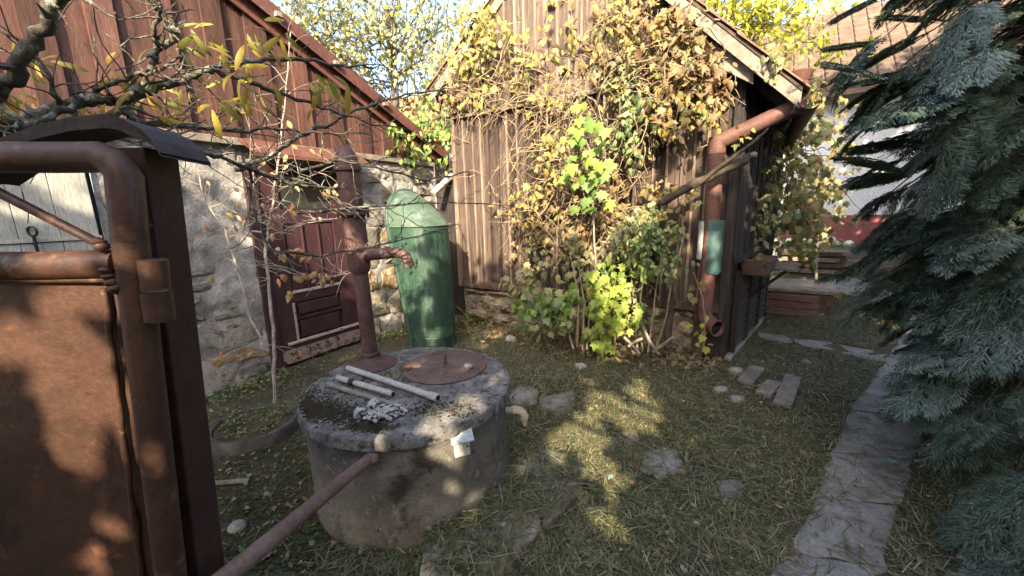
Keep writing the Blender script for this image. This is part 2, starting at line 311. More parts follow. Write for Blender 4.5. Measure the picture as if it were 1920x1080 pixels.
def rough_slab(name, pts, parent, mat, h=.05, top=.018, seg=5, jit=.014, dome=.004):
    """a flat stone or concrete slab: jittered outline, rounded arris, uneven top"""
    out = []
    n = len(pts)
    for i in range(n):
        p, q = pts[i], pts[(i+1) % n]
        for k in range(seg):
            t = k/seg; x = p.lerp(q, t); out.append(V((x.x+jit*1.3*mnoise.noise(x*9)+U(-jit, jit)*.25, x.y+jit*1.3*mnoise.noise(x*9+V((5, 5, 5)))+U(-jit, jit)*.25, 0)))
    c = sum(out, V())/len(out); c.z = gz(c.x, c.y)
    rings = []
    for s_, z in ((1.0, -h), (1.0, top-.008), (.975, top-.001), (.9, top+dome*.5), (.6, top+dome), (.25, top+dome)):
        rings.append([V((c.x+(p.x-c.x)*s_, c.y+(p.y-c.y)*s_, gz(p.x, p.y)*s_+c.z*(1-s_)+z+(.004*mnoise.noise(V((c.x+(p.x-c.x)*s_, c.y+(p.y-c.y)*s_, 2))*7) if s_ < .99 else 0))) for p in out])
    b = MB(); vs = [p for r in rings for p in r]; k = len(out)
    fs = [(i*k+j, i*k+(j+1) % k, (i+1)*k+(j+1) % k, (i+1)*k+j) for i in range(len(rings)-1) for j in range(k)]
    fs.append(tuple((len(rings)-1)*k+j for j in range(k)))
    b.add(vs, fs)
    return b.build(name, mat, parent, loc=c if not parent else None, smooth=True)
path = bpy.data.objects.new('path', None); COL.objects.link(path); path['kind'] = 'structure'; WL['path'] = V((0,0,0))
LE = [(1405,1140),(1470,1040),(1530,930),(1560,850),(1592,770),(1640,706),(1672,655),(1700,620),(1690,590),(1640,570),(1585,552),(1540,530)]
RE = [(1640,1160),(1655,1060),(1690,950),(1712,865),(1745,780),(1775,715),(1800,662),(1805,625),(1790,592),(1720,570),(1650,540),(1590,516)]
SLABS = []
for i in range(len(LE)-1):
    q = [gp(*LE[i]), gp(*RE[i]), gp(*RE[i+1]), gp(*LE[i+1])]
    c = sum(q, V())/4; q = [c+(p-c)*.997 for p in q]
    SLABS.append(q); rough_slab('slab', q, path, MAT['slab'], .05, .005, 8, .02)
for q in ([(1418,622),(1480,628),(1490,645),(1425,640)], [(1486,630),(1560,642),(1575,660),(1494,648)], [(1566,644),(1668,662),(1660,682),(1580,664)]):
    q = [gp(*p) for p in q]; SLABS.append(q); rough_slab('slab', q, path, MAT['slab'], .05, -.002, 8, .02)

# ------------------------------------------------------------------ stones laid in a wall
def lump(P, w_, n_, d):   # point on a wall with slight relief
    return P + n_*(d*mnoise.noise(P*w_))
def stone(name, pts2, fr, n_, parent, mat, proud=.02, back=.05):
    """pts2: outline in wall coordinates; fr maps (s,z,off) to the world"""
    cx = sum(p[0] for p in pts2)/len(pts2); cz = sum(p[1] for p in pts2)/len(pts2)
    out = []
    k0 = len(pts2)
    for i in range(k0):
        (x0, z0), (x1, z1) = pts2[i], pts2[(i+1) % k0]
        out.append((x0, z0)); out.append(((x0+x1)/2+U(-.03, .03), (z0+z1)/2+U(-.03, .03)))
    k = len(out); rings = []
    for s_, o_ in ((1.0, -back), (1.0, .0), (.9, proud*.7), (.6, proud)):
        rings.append([fr(cx+(x-cx)*s_, cz+(z-cz)*s_, o_+(U(-.7, .5)*proud if o_ > .5*proud else 0)) for x, z in out])
    vs = [p for r in rings for p in r] + [fr(cx, cz, proud*U(.8, 1.3))]
    fs = [(i*k+j, i*k+(j+1) % k, (i+1)*k+(j+1) % k, (i+1)*k+j) for i in range(3) for j in range(k)]
    fs += [(3*k+j, 3*k+(j+1) % k, 4*k) for j in range(k)]
    b = MB().add(vs, fs)
    return b.build(name, mat, parent, auto=38)
def pack(s0, s1, z0, z1, hmin, hmax, wmin, wmax, gap=.02):
    out = []; z = z0
    while z < z1-.06:
        h = min(U(hmin, hmax), z1-z)
        if z1-z-h < .1: h = z1-z
        s = s0
        while s < s1-.05:
            w_ = min(U(wmin, wmax), s1-s)
            if s1-s-w_ < .12: w_ = s1-s
            if random.random() < .3 and h > .24:
                m_ = U(.4, .6)*h; cells = [(s, z, w_, m_), (s, z+m_, w_, h-m_)]
            else: cells = [(s, z, w_, h)]
            for (a, b, c, d) in cells:
                j = lambda: U(-.15, .15)*min(c, d)
                g_ = gap+U(0, .02)
                x0, x1, y0, y1 = a+g_, a+c-g_, b+g_, b+d-g_
                cc = U(.12, .26)*min(c, d)
                out.append([(x0+cc+j(), y0+j()*.5), (x1-cc+j(), y0+j()*.5), (x1+j()*.5, y0+cc+j()), (x1+j()*.5, y1-cc+j()),
                            (x1-cc+j(), y1+j()*.5), (x0+cc+j(), y1+j()*.5), (x0+j()*.5, y1-cc+j()), (x0+j()*.5, y0+cc+j())])
            s += w_
        z += h
    return out
# ================================================================== LEFT SHED
shed = thing('stone_shed', 'stone shed with red plank gable and a maroon panel door', 'shed', SH(2.4, 0, 0))
def shw(s, z, off): return SH(s, z, off)
def wallgrid(fr, s0, s1, z0, z1, d, nu, nv):
    b = MB()
    def fn(a, c):
        s, z = s0+(s1-s0)*a, z0+(z1-z0)*c
        p = fr(s, z, 0)
        return fr(s, z, d*(mnoise.noise(p*3.1)+.6*mnoise.noise(p*8)+.4*mnoise.noise(p*19)))
    return b.grid(fn, nu, nv)
wl = MB()
wall = wallgrid(shw, .86, 1.86, -.1, 2.21, .028, 44, 90).build('wall', MAT['mortar'], shed, smooth=True)
w2 = wallgrid(shw, 2.92, 4.38, -.1, 2.21, .028, 60, 90)
w2.grid(lambda a, c: SH(1.8+1.2*a, 2.02+.19*c, -.02), 4, 2)
w2.grid(lambda a, c: W(SA-1.2*a, 4.38, -.1+2.31*c), 6, 6)
w2.build('wall', MAT['mortar'], shed, smooth=True)
for q in pack(.88, 1.84, .0, 2.2, .26, .46, .34, .7, .014):
    if random.random() < .25: continue
    stone('stone', q, shw, E1, wall, MAT['ochre_stone'] if random.random() < .13 else MAT['stone'], U(.006, .02))
wall2 = [o for o in shed.children if o.name.startswith('wall')][-1]
for q in pack(2.95, 4.36, .0, 2.2, .2, .38, .26, .55, .014):
    if random.random() < .1: continue
    stone('stone', q, shw, E1, wall2, MAT['ochre_stone'] if random.random() < .22 else MAT['stone'], U(.01, .03))
# gable boards
def rake(b): return 2.35 + (4.2-b)*.455
b_ = -1.2
i = 0
while b_ < 4.26:
    wd = U(.15, .2); b1 = min(b_+wd, 4.3); lift = .028 if i % 2 else 0
    z0 = 2.2+U(-.012, .012) if b_ > .9 else 1.98+U(-.01, .01)
    g_ = .006 if i % 2 else -.02
    t = MB(); o0, o1 = .0+lift, .022+lift; wp = U(-.004, .004)
    bb0, bb1 = b_+g_, b1-g_
    t.hexa([SH(bb0, z0, o0), SH(bb1, z0, o0), SH(bb1, z0, o1+wp), SH(bb0, z0, o1-wp),
            SH(bb0, rake(bb0), o0), SH(bb1, rake(bb1), o0), SH(bb1, rake(bb1), o1+wp*.4), SH(bb0, rake(bb0), o1)])
    t.build('gable_board', MAT['red_board'], shed)
    b_ = b1; i += 1
MB().box(SH(2.6, 2.195, .03), E2*1.75, Z*.03, E1*.025).build('bottom_rail', MAT['grey_wood'], shed, bevel=.004)
# roof and verge board
def rk(b, dz, off): return SH(b, rake(b)+dz, off)
MB().hexa([rk(-1.4,-.06,.06), rk(4.45,-.06,.06), rk(4.45,-.06,.09), rk(-1.4,-.06,.09), rk(-1.4,.09,.06), rk(4.45,.09,.06), rk(4.45,.09,.09), rk(-1.4,.09,.09)]).build('verge_board', MAT['red_trim'], shed)
MB().hexa([rk(-1.4,.1,-.9), rk(4.6,.1,-.9), rk(4.6,.1,.17), rk(-1.4,.1,.17), rk(-1.4,.14,-.9), rk(4.6,.14,-.9), rk(4.6,.14,.17), rk(-1.4,.14,.17)]).build('roof', MAT['roof_sheet'], shed)
MB().hexa([rk(-1.4,.02,.17), rk(4.6,.02,.17), rk(4.6,.02,.182), rk(-1.4,.02,.182), rk(-1.4,.15,.17), rk(4.6,.15,.17), rk(4.6,.15,.182), rk(-1.4,.15,.182)]).build('roof_edge', MAT['red_trim'], shed)
for bb in (1.0, 1.75, 2.25, 2.8, 3.4, 4.0):
    MB().box(rk(bb, .075, .2), E2*.025, Z*.02, E1*.025).build('batten_end', MAT['grey_wood'], shed)
# canopy over the door
t = MB()
t.grid(lambda a, c: SH(1.82+1.2*a, 2.235-.13*c-.02*c*c, .03+.26*c+.006*sin(a*9)), 12, 5)
t.grid(lambda a, c: SH(1.82+1.2*a, 2.231-.13*c-.02*c*c-.006, .03+.26*c+.006*sin(a*9)), 12, 5)
t.grid(lambda a, c: SH(1.82+1.2*a, 2.085-.03*c, .29+.003*c), 12, 1)
t.build('door_canopy', MAT['red_trim'], shed, smooth=True)
# door
door = MB().box(SH(2.38, .98, .0), E2*.5, Z*.985, E1*.012).build('door', MAT['door'], shed, bevel=.003)
def dpart(name, b0, b1, z0, z1, off, th=.012, mt='door', bev=.004):
    MB().box(SH((b0+b1)/2, (z0+z1)/2, off), E2*((b1-b0)/2), Z*((z1-z0)/2), E1*th).build(name, MAT[mt], door, bevel=bev)
dpart('frame_post', 1.83, 1.93, 0, 2.0, .03, .022); dpart('frame_post', 2.85, 2.93, 0, 2.0, .03, .022); dpart('frame_head', 1.93, 2.85, 1.95, 2.02, .03, .022)
dpart('stile', 1.935, 2.12, .18, 1.945, .026); dpart('stile', 2.66, 2.845, .18, 1.945, .026)
dpart('rail', 2.122, 2.658, 1.86, 1.945, .026); dpart('rail', 2.122, 2.658, 1.46, 1.6, .026); dpart('rail', 2.122, 2.658, .66, .76, .026)
dpart('worn_moulding', 2.122, 2.658, .755, .785, .04, .008, 'door_worn'); dpart('rail', 2.122, 2.658, .47, .50, .026)
dpart('worn_moulding', 2.0, 2.845, .232, .262, .045, .01, 'door_worn'); dpart('kick_board', 1.935, 2.845, .04, .18, .03, .018, 'door_raw'); dpart('rail', 2.122, 2.658, .18, .25, .026)
dpart('worn_moulding', 2.1, 2.122, .25, .66, .042, .006, 'door_worn', .002)
for k in range(3):
    b0 = 2.13+k*.177
    dpart('panel', b0+.006, b0+.168, .79, 1.455, .018, .008)
    if k: dpart('muntin', b0-.012, b0+.006, .79, 1.455, .03, .01)
dpart('panel', 2.16, 2.62, .52, .645, .022, .012, 'door', .012); dpart('panel', 2.16, 2.62, .275, .455, .022, .012, 'door', .012)
dpart('window_pane', 2.135, 2.645, 1.605, 1.855, .02, .003, 'glass', 0)
MB().tube([SH(2.86, .98, .06), SH(2.84, .8, .09), SH(2.87, .62, .1), SH(2.865, .45, .07), SH(2.875, .34, .05)], .008, 6).build('loose_strip', MAT['grey_wood'], door, smooth=True)
# white plank door to the left of the stone wall
wd = thing('white_plank_door', 'white painted plank door seen through the rusty gate', 'door', SH(.3, 0, 0))
for k in range(7):
    b0 = -.44+k*.182
    t = MB(); t.box(SH(b0+.088, .71, .02), E2*.0895, Z*.7, E1*.012); t.build('plank', MAT['white_board'], wd, bevel=.003)
    t = MB(); t.box(SH(b0+.088, 1.7, .024), E2*.0895, Z*.27, E1*.012); t.build('plank', MAT['white_board'], wd, bevel=.003)
MB().box(SH(.2, .98, -.03), E2*.66, Z*.98, E1*.02).build('backing', MAT['dark_board'], wd)
MB().box(SH(.2, 1.428, .03), E2*.64, Z*.012, E1*.012).build('joint_strip', MAT['white_board'], wd)
t = MB(); hp = shed_px(62, 440, .06)
t.tube([hp+Z*.02+V((.03*cos(a), 0, .03*sin(a))) for a in [2*pi*i/10 for i in range(11)]], .007, 6); t.tube([hp-Z*.01, hp-Z*.14], .009, 6); t.tube([hp-Z*.01, hp-Z*.01-E1*.06], .008, 6)
t.build('key', MAT['black'], wd, smooth=True)
# ================================================================== BARN
barn = thing('plank_barn', 'weathered brown plank barn on a stone footing, half covered in vine', 'barn', B(-1.85, 0, 0))
AL, AR = -3.5, -.2; APX, APZ = -1.95, 4.5
def gtop(a): return 3.35+(a-AL)*(APZ-3.35)/(APX-AL) if a < APX else APZ-(a-APX)*(APZ-2.78)/(AR-APX)
MB().hexa([B(AL,.45,-.3), B(AR,.45,-.3), B(AR,.45,-.03), B(AL,.45,-.03), B(AL,2.6,-.3), B(AR,2.6,-.3), B(AR,2.6,-.03), B(AL,2.6,-.03)]).build('inner_wall', MAT['dark_board'], barn)
a_ = AL
while a_ < AR-.02:
    a1 = min(a_+U(.1, .16), AR); sh = U(-.008, .01)
    z1 = 2.72+U(-.01, .01)
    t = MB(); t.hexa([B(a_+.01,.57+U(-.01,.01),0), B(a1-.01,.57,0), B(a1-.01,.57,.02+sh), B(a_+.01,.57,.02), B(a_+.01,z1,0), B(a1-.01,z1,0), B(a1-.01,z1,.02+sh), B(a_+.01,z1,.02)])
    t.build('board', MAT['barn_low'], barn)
    c0, c1 = a_+.01, a1-.01
    t = MB(); t.hexa([B(c0,2.76,0), B(c1,2.76,0), B(c1,2.76,.02+sh), B(c0,2.76,.02), B(c0,gtop(c0),0), B(c1,gtop(c1),0), B(c1,gtop(c1),.02+sh), B(c0,gtop(c0),.02)])
    t.build('board', MAT['barn_board'], barn)
    if a1 < AR-.02:
        for (zz0, zz1, mt) in ((.58, 2.7, 'barn_batten'), (2.765, gtop(a1)-.01, 'barn_batten')):
            wob = U(-.008, .008)
            t = MB(); t.hexa([B(a1-.014+wob,zz0,.021), B(a1+.014+wob,zz0,.021), B(a1+.012+wob,zz0,.045), B(a1-.012+wob,zz0,.045), B(a1-.014-wob,zz1,.021), B(a1+.014-wob,zz1,.021), B(a1+.012-wob,zz1,.045), B(a1-.012-wob,zz1,.045)])
            t.build('batten', MAT['barn_batten' if random.random() < .75 or zz0 > 2 else 'barn_low'], barn)
    a_ = a1
t = MB(); t.hexa([B(AL,2.715,.02), B(AR,2.715,.02), B(AR,2.71,.075), B(AL,2.71,.075), B(AL,2.775,.02), B(AR,2.775,.02), B(AR,2.735,.075), B(AL,2.735,.075)]); t.build('drip_board', MAT['barn_batten'], barn)
MB().box(B(-1.85, .53, .02), E1*1.66, Z*.045, E2*.035).build('sill_beam', MAT['beam'], barn, bevel=.006)
# stone footing
MB().poly([B(AL+.02,2.6,-.03), B(AR-.02,2.6,-.03), B(AR-.02,gtop(AR)-.05,-.03), B(APX,APZ-.05,-.03), B(AL+.02,gtop(AL)-.05,-.03)], E2*.05).build('inner_wall', MAT['dark_board'], barn)
foot = wallgrid(lambda s, z, o: B(s, z, o-.02), AL, AR-.1, -.1, .49, .03, 80, 18).build('footing', MAT['barn_stone'], barn, smooth=True)
for q in pack(AL+.02, AR-.22, .0, .48, .14, .25, .22, .5, .012): stone('stone', q, lambda s, z, o: B(s, z, o-.02), -E2, foot, MAT['barn_stone'], U(.03, .08))
# corner posts
for (a0, a1, zb, zt, o0, o1, mt) in ((AR-.05, AR+.03, 0, 2.74, .0, .06, 'dark_board'), (AR-.26, AR-.16, 0, .5, .0, .05, 'beam'), (AR-.15, AR-.06, 0, .48, .0, .045, 'dark_board'), (AR-.16, AR-.09, .55, 2.7, .022, .05, 'beam'), (AL-.03, AL+.03, .5, 3.3, .0, .06, 'barn_batten')):
    MB().box(B((a0+a1)/2, (zb+zt)/2, (o0+o1)/2), E1*((a1-a0)/2), Z*((zt-zb)/2), E2*((o1-o0)/2)).build('corner_post', MAT[mt], barn, bevel=.004)
# side wall running back from the corner
KC = B(AR+.03, 0, .0)
def SD(s, z, off=0): return KC + E3*s + N3*off + Z*z
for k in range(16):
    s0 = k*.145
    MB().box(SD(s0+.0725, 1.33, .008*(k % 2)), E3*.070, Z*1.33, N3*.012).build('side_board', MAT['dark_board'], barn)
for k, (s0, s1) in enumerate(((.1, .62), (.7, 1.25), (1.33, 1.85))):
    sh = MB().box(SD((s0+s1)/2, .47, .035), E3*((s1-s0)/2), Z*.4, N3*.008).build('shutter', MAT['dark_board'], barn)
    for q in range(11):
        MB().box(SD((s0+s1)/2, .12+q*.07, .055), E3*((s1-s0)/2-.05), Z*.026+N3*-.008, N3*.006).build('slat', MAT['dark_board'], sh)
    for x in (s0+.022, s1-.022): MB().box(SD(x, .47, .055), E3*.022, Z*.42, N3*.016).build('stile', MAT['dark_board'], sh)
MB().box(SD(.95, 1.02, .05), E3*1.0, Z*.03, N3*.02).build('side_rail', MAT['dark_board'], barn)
MB().box(SD(1.1, -.04, .03), E3*1.1, Z*.07, N3*.04).build('side_kerb', MAT['slab'], barn, bevel=.02)
# roof: two slopes running back, tiled
def roof_pt(a, dz, b): return W(a, b, gtop_ext(a)+dz)
def gtop_ext(a): return 3.35+(a-AL)*(APZ-3.35)/(APX-AL) if a < APX else APZ-(a-APX)*(APZ-2.78)/(AR-APX)
for (x0, x1) in ((APX, AR+.42), (AL-.35, APX)):
    FO = .28 if x0 == APX else .06
    MB().hexa([roof_pt(x0,.03,BB-FO), roof_pt(x1,.03,BB-FO), roof_pt(x1,.03,BB+3.2), roof_pt(x0,.03,BB+3.2), roof_pt(x0,.06,BB-FO), roof_pt(x1,.06,BB-FO), roof_pt(x1,.06,BB+3.2), roof_pt(x0,.06,BB+3.2)]).build('roof', MAT['beam'], barn)
    rf = [o for o in barn.children if o.name.startswith('roof')][-1]
    nrow = 9
    for r in range(nrow):           # overlapping tile courses, each tile along the verge its own piece
        u0, u1 = r/nrow, (r+1)/nrow+.03
        if x0 == APX: aa, ab = x0+(x1-x0)*u0, min(x0+(x1-x0)*u1, x1+.05)
        else: aa, ab = x1-(x1-x0)*u0, max(x1-(x1-x0)*u1, x0-.05)
        for k in range(4):
            bb0 = BB-FO-.02+k*.19+U(-.006, .006)
            MB().hexa([roof_pt(aa,.065,bb0), roof_pt(ab,.085,bb0), roof_pt(ab,.085,bb0+.18), roof_pt(aa,.065,bb0+.18), roof_pt(aa,.08,bb0), roof_pt(ab,.1,bb0), roof_pt(ab,.1,bb0+.18), roof_pt(aa,.08,bb0+.18)]).build('tile', MAT['tile_old'], rf)
    # verge board under the tiles
    MB().hexa([roof_pt(x0,-.1,BB-FO+.01), roof_pt(x1,-.1,BB-FO+.01), roof_pt(x1,-.1,BB-FO+.035), roof_pt(x0,-.1,BB-FO+.035), roof_pt(x0,.028,BB-FO+.01), roof_pt(x1,.028,BB-FO+.01), roof_pt(x1,.028,BB-FO+.035), roof_pt(x0,.028,BB-FO+.035)]).build('verge_board', MAT['grey_wood'], barn)
    for k in (0, 1, 2):
        MB().hexa([roof_pt(x0,-.14,BB+.05+k), roof_pt(x1,-.14,BB+.05+k), roof_pt(x1,-.14,BB+.13+k), roof_pt(x0,-.14,BB+.13+k), roof_pt(x0,.028,BB+.05+k), roof_pt(x1,.028,BB+.05+k), roof_pt(x1,.028,BB+.13+k), roof_pt(x0,.028,BB+.13+k)]).build('rafter', MAT['dark_board'], barn)
for k in range(5):
    q = W(SA, 4.4, 0).lerp(W(AL-.03, 4.5, 0), (k+.5)/5); MB().box(q+Z*1.12, (W(AL, 4.5)-W(SA, 4.4)).normalized()*.05, E2*.012, Z*1.12).build('gap_board', MAT['dark_board'], barn)
p0, p1 = B(-.62, 3.02, .2), B(-.12, 2.62, .2)
MB().poly([p0, p0-Z*.16, p1-Z*.1, p1+Z*.04], E2*.025).build('brace_board', MAT['grey_wood'], barn)
# ================================================================== WHITE HOUSE, far right
HP = V((8.0, 9.3, 0))
def HS(s, z, off=0): return HP + E1*s + E2*(-off) + Z*z
house = thing('white_house', 'white rendered house with a dark red plinth beyond the path', 'house', HS(0, .4))
MB().hexa([HS(-4.6,.3,0), HS(6,.3,0), HS(6,.3,-5), HS(-4.6,.3,-5), HS(-4.6,3.9,0), HS(6,3.9,0), HS(6,3.9,-5), HS(-4.6,3.9,-5)]).build('wall', MAT['house_white'], house)
MB().hexa([HS(-4.62,.2,.05), HS(6.02,.2,.05), HS(6.02,.2,-.02), HS(-4.62,.2,-.02), HS(-4.62,1.2,.05), HS(6.02,1.2,.05), HS(6.02,1.2,-.02), HS(-4.62,1.2,-.02)]).build('plinth', MAT['house_red'], house)
rf = MB(); rf.hexa([HS(-5,3.8,.5), HS(6.4,3.8,.5), HS(6.4,6.4,-2.6), HS(-5,6.4,-2.6), HS(-5,3.9,.5), HS(6.4,3.9,.5), HS(6.4,6.52,-2.6), HS(-5,6.52,-2.6)])
rf = rf.build('roof', MAT['tile_dull'], house)
tl = MB()
for r in range(14):
    for k in range(38):
        s0 = -5+k*.3; o0 = .5-r*.22; z0 = 3.92+r*.185
        tl.hexa([HS(s0+.01,z0,o0), HS(s0+.28,z0,o0), HS(s0+.28,z0+.2,o0-.235), HS(s0+.01,z0+.2,o0-.235), HS(s0+.03,z0+.05,o0), HS(s0+.26,z0+.05,o0), HS(s0+.26,z0+.22,o0-.235), HS(s0+.03,z0+.22,o0-.235)])
tag(tl.build('tiles', MAT['tile_dull'], rf), kind='stuff')
for s0 in (3.6,):
    fr_ = MB().box(HS(s0, 2.5, .02), E1*.5, Z*.65, E2*.03).build('window', MAT['white_board'], house, bevel=.005)
    for q in (-1, 1): MB().box(HS(s0+q*.235, 2.5, .055), E1*.2, Z*.56, E2*.004).build('pane', MAT['glass'], fr_)
# orange roofed house behind the fruit tree
MAT['far_wall'] = M('far_wall', [(.3,.27,.22),(.38,.34,.28)], 2, .9)
oh = thing('orange_roof_house', 'far house with orange tiled roof behind the fruit tree', 'house', (-3.2, 15, .5))
def OH(x, y, z): return V((-3.2+x, 15+y, z))
MB().hexa([OH(-2.5,1.5,.2), OH(3.2,1.5,.2), OH(3.2,6,.2), OH(-2.5,6,.2), OH(-2.5,1.5,4.4), OH(3.2,1.5,4.4), OH(3.2,6,4.4), OH(-2.5,6,4.4)]).build('wall', MAT['far_wall'], oh)
rf2 = MB().hexa([OH(-3,.9,4.2), OH(3.5,.9,4.2), OH(3.5,3.8,6.4), OH(-3,3.8,6.4), OH(-3,.9,4.3), OH(3.5,.9,4.3), OH(3.5,3.8,6.5), OH(-3,3.8,6.5)]).build('roof', MAT['tile'], oh)
tl = MB()
for r in range(13):
    for k in range(26):
        x0 = -3+k*.25; y0 = .9+r*.223; z0 = 4.32+r*.17
        tl.hexa([OH(x0+.01,y0,z0), OH(x0+.23,y0,z0), OH(x0+.23,y0+.24,z0+.18), OH(x0+.01,y0+.24,z0+.18), OH(x0+.04,y0,z0+.05), OH(x0+.2,y0,z0+.05), OH(x0+.2,y0+.24,z0+.2), OH(x0+.04,y0+.24,z0+.2)])
tag(tl.build('tiles', MAT['tile'], rf2), kind='stuff')
# ================================================================== GATE, near left
GY = .72
def gpx(u, v, y=GY): return onpl(u, v, V((0, y, 0)), V((0, 1, 0)))
gate = thing('garden_gate', 'rusty brown steel gate of welded pipe with a sheet panel', 'gate', gpx(100, 1600))
gc = gpx(226, 296); gl = gpx(-560, 292)
r_ = .0265
cs = [gl] + [gl.lerp(gc, t) for t in (.3, .6, .85)] + [gc+V((-.035, 0, .002)), gc+V((-.012, 0, -.008)), gc+V((0, 0, -.03))]
gb = gpx(352, 1330)
t = MB().tube(cs+[gc.lerp(gb, x) for x in (.1, .3, .5, .7, .9, 1.)], r_, 16); t.build('frame_pipe', MAT['gate_pipe'], gate, smooth=True)
t = MB().tube([gpx(-560, 502), gpx(80, 498), gpx(228, 494)], .026, 16); t.build('middle_rail', MAT['gate_pipe'], gate, smooth=True)
t = MB().tube([gpx(-160, 268), gpx(0, 362), gpx(188, 458)], .0085, 10); t.build('diagonal_brace', MAT['gate_pipe'], gate, smooth=True)
# weld lumps
t = MB()
for (u, v) in ((200, 508), (212, 530), (190, 462), (205, 520), (218, 540), (185, 456)):
    p = gpx(u, v, GY-.02); k = len(t.v)
    t.lathe([(.002, -.012), (.011*U(.7, 1.2), -.004), (.012, .003), (.003, .011)], p, 8)
tag(t.build('weld_beads', MAT['gate_pipe'], gate, smooth=True), kind='stuff')
PY = GY+.012
def sheet(a, c):
    top0, top1 = gpx(-560, 520, PY), gpx(228, 520, PY); b0, b1 = gpx(-560, 1330, PY), gpx(350, 1330, PY)
    p = top0.lerp(top1, a).lerp(b0.lerp(b1, a), c)
    return p + V((0, .005*mnoise.noise(p*5)+.0015*mnoise.noise(p*30), 0))
MB().grid(sheet, 60, 70).build('sheet_panel', MAT['gate_sheet'], gate, smooth=True)
t = MB(); q0, q1 = gpx(196, 540, PY-.008), gpx(298, 1330, PY-.008)
pts = [q0.lerp(q1, i/24)+V((.0018*sin(i*2.3), 0, 0)) for i in range(25)]
t.tube(pts, [.006+.0012*sin(i*1.7) for i in range(25)], 7); t.build('edge_strip', MAT['gate_pipe'], gate, smooth=True)
t = MB(); q0, q1 = gpx(-560, 527, PY-.012), gpx(205, 524, PY-.012); t.tube([q0, q1], .0065, 7); t.build('top_strip', MAT['gate_pipe'], gate, smooth=True)
# lower hinge knuckle belongs to the gate
h0, h1, h2 = gpx(286, 487, GY+.0), gpx(292, 545, GY+.0), gpx(300, 600, GY+.0)
MB().tube([h0, h1+Z*.001], .0225, 14).build('hinge_knuckle', MAT['gate_pipe'], gate, smooth=True)
post = thing('gate_post', 'dark brown square steel gate post under the arched cover', 'post', onpl(430, 1330, V((0, .80, 0)), V((0, 1, 0))))
pt, pb = onpl(266, 282, V((0,.80,0)), V((0,1,0))), onpl(404, 1330, V((0,.80,0)), V((0,1,0)))
ax = V((.039, .0, 0)); ay = V((0, .039, 0))
t = MB(); t.hexa([pb-ax-ay, pb+ax-ay, pb+ax+ay, pb-ax+ay, pt-ax-ay, pt+ax-ay, pt+ax+ay, pt-ax+ay]); t.build('shaft', MAT['post_paint'], post, bevel=.004)
MB().tube([h1-Z*.001, h2], .024, 14).build('hinge_knuckle', MAT['gate_pipe'], post, smooth=True)
bp = onpl(276, 424, V((0, .757, 0)), V((0, 1, 0)))
MB().tube([bp+V((0,.006,0)), bp-V((0,.005,0))], .008, 6).build('bolt', MAT['post_paint'], post)
# arched cover above the post
cv = [(-120, 330), (-60, 290), (0, 258), (60, 236), (125, 220), (185, 214), (225, 220), (255, 236), (280, 258), (300, 286)]
pf = [onpl(u, v, V((0, .74, 0)), V((0, 1, 0))) for u, v in cv]
cover = thing('arched_cover', 'dark arched sheet cover sitting over the gate post', 'roof cover', pf[5])
t = MB(); n = len(pf); D = V((0, .12, -.004)); th = V((0, 0, -.007))
def cvp(a, c, lo):
    x = a*(n-1); i = min(int(x), n-2); p = pf[i].lerp(pf[i+1], x-i)
    return p + D*c + (th if lo else V()) + V((0, 0, .0025*mnoise.noise(V((a*9, c*3, 1)))))
t.grid(lambda a, c: cvp(a, c, 0), 50, 6); t.grid(lambda a, c: cvp(1-a, c, 1), 50, 6)
t.grid(lambda a, c: cvp(a, 0, 0)+th*(1-c)*1, 50, 1); t.grid(lambda a, c: cvp(1-a, 1, 0)+th*(1-c), 50, 1)
t.build('arched_sheet', MAT['cover'], cover, auto=50)
t = MB(); t.grid(lambda a, c: cvp(.1+.8*a, 0, 0)+th*(.8+2.6*c*(1-(2*a-1)**4))-V((0, .003, 0)), 40, 2); t.build('front_lip', MAT['cover'], cover, smooth=True)
# ================================================================== WELL
WC = V((-.595, 2.075, 0)); WR = .553; WT = .6
well = thing('concrete_well', 'round grey concrete well with a weathered cover slab', 'well', WC)
def cyl(fnr, z0, z1, nz, n=96, sq=0):
    def f(a, c):
        th_ = 2*pi*a; z = z0+(z1-z0)*c; r = fnr(th_, z, c); return WC+V((cos(th_)*r, sin(th_)*r, z))
    return f
t = MB(); t.grid(cyl(lambda th_, z, c: WR-.012*c+.006*mnoise.noise(V((cos(th_)*2.5, sin(th_)*2.5, z*3)))+.0025*mnoise.noise(V((cos(th_)*14, sin(th_)*14, z*14))), -.14, WT-.055, 22), 140, 22)
t.build('ring', MAT['concrete'], well, smooth=True)
def rimr(th_): return .572+.006*mnoise.noise(V((cos(th_)*5, sin(th_)*5, 9)))+.004*mnoise.noise(V((cos(th_)*17, sin(th_)*17, 4)))
t = MB(); prof = [(.93, WT-.062), (1.0, WT-.058), (1.0, WT-.02), (.994, WT-.006), (.97, WT+.002), (.8, WT+.004), (.5, WT+.004), (.2, WT+.004), (.0, WT+.004)]
def lid(a, c):
    i = round(c*(len(prof)-1)); f_, z = prof[i]; th_ = 2*pi*a; r = rimr(th_)*f_
    z += .004*mnoise.noise(V((cos(th_)*r*18, sin(th_)*r*18, 2))) if i > 2 else 0
    return WC+V((cos(th_)*r, sin(th_)*r, z))
t.grid(lid, 160, len(prof)-1); t.build('cover_slab', MAT['concrete_top'], well, auto=45)
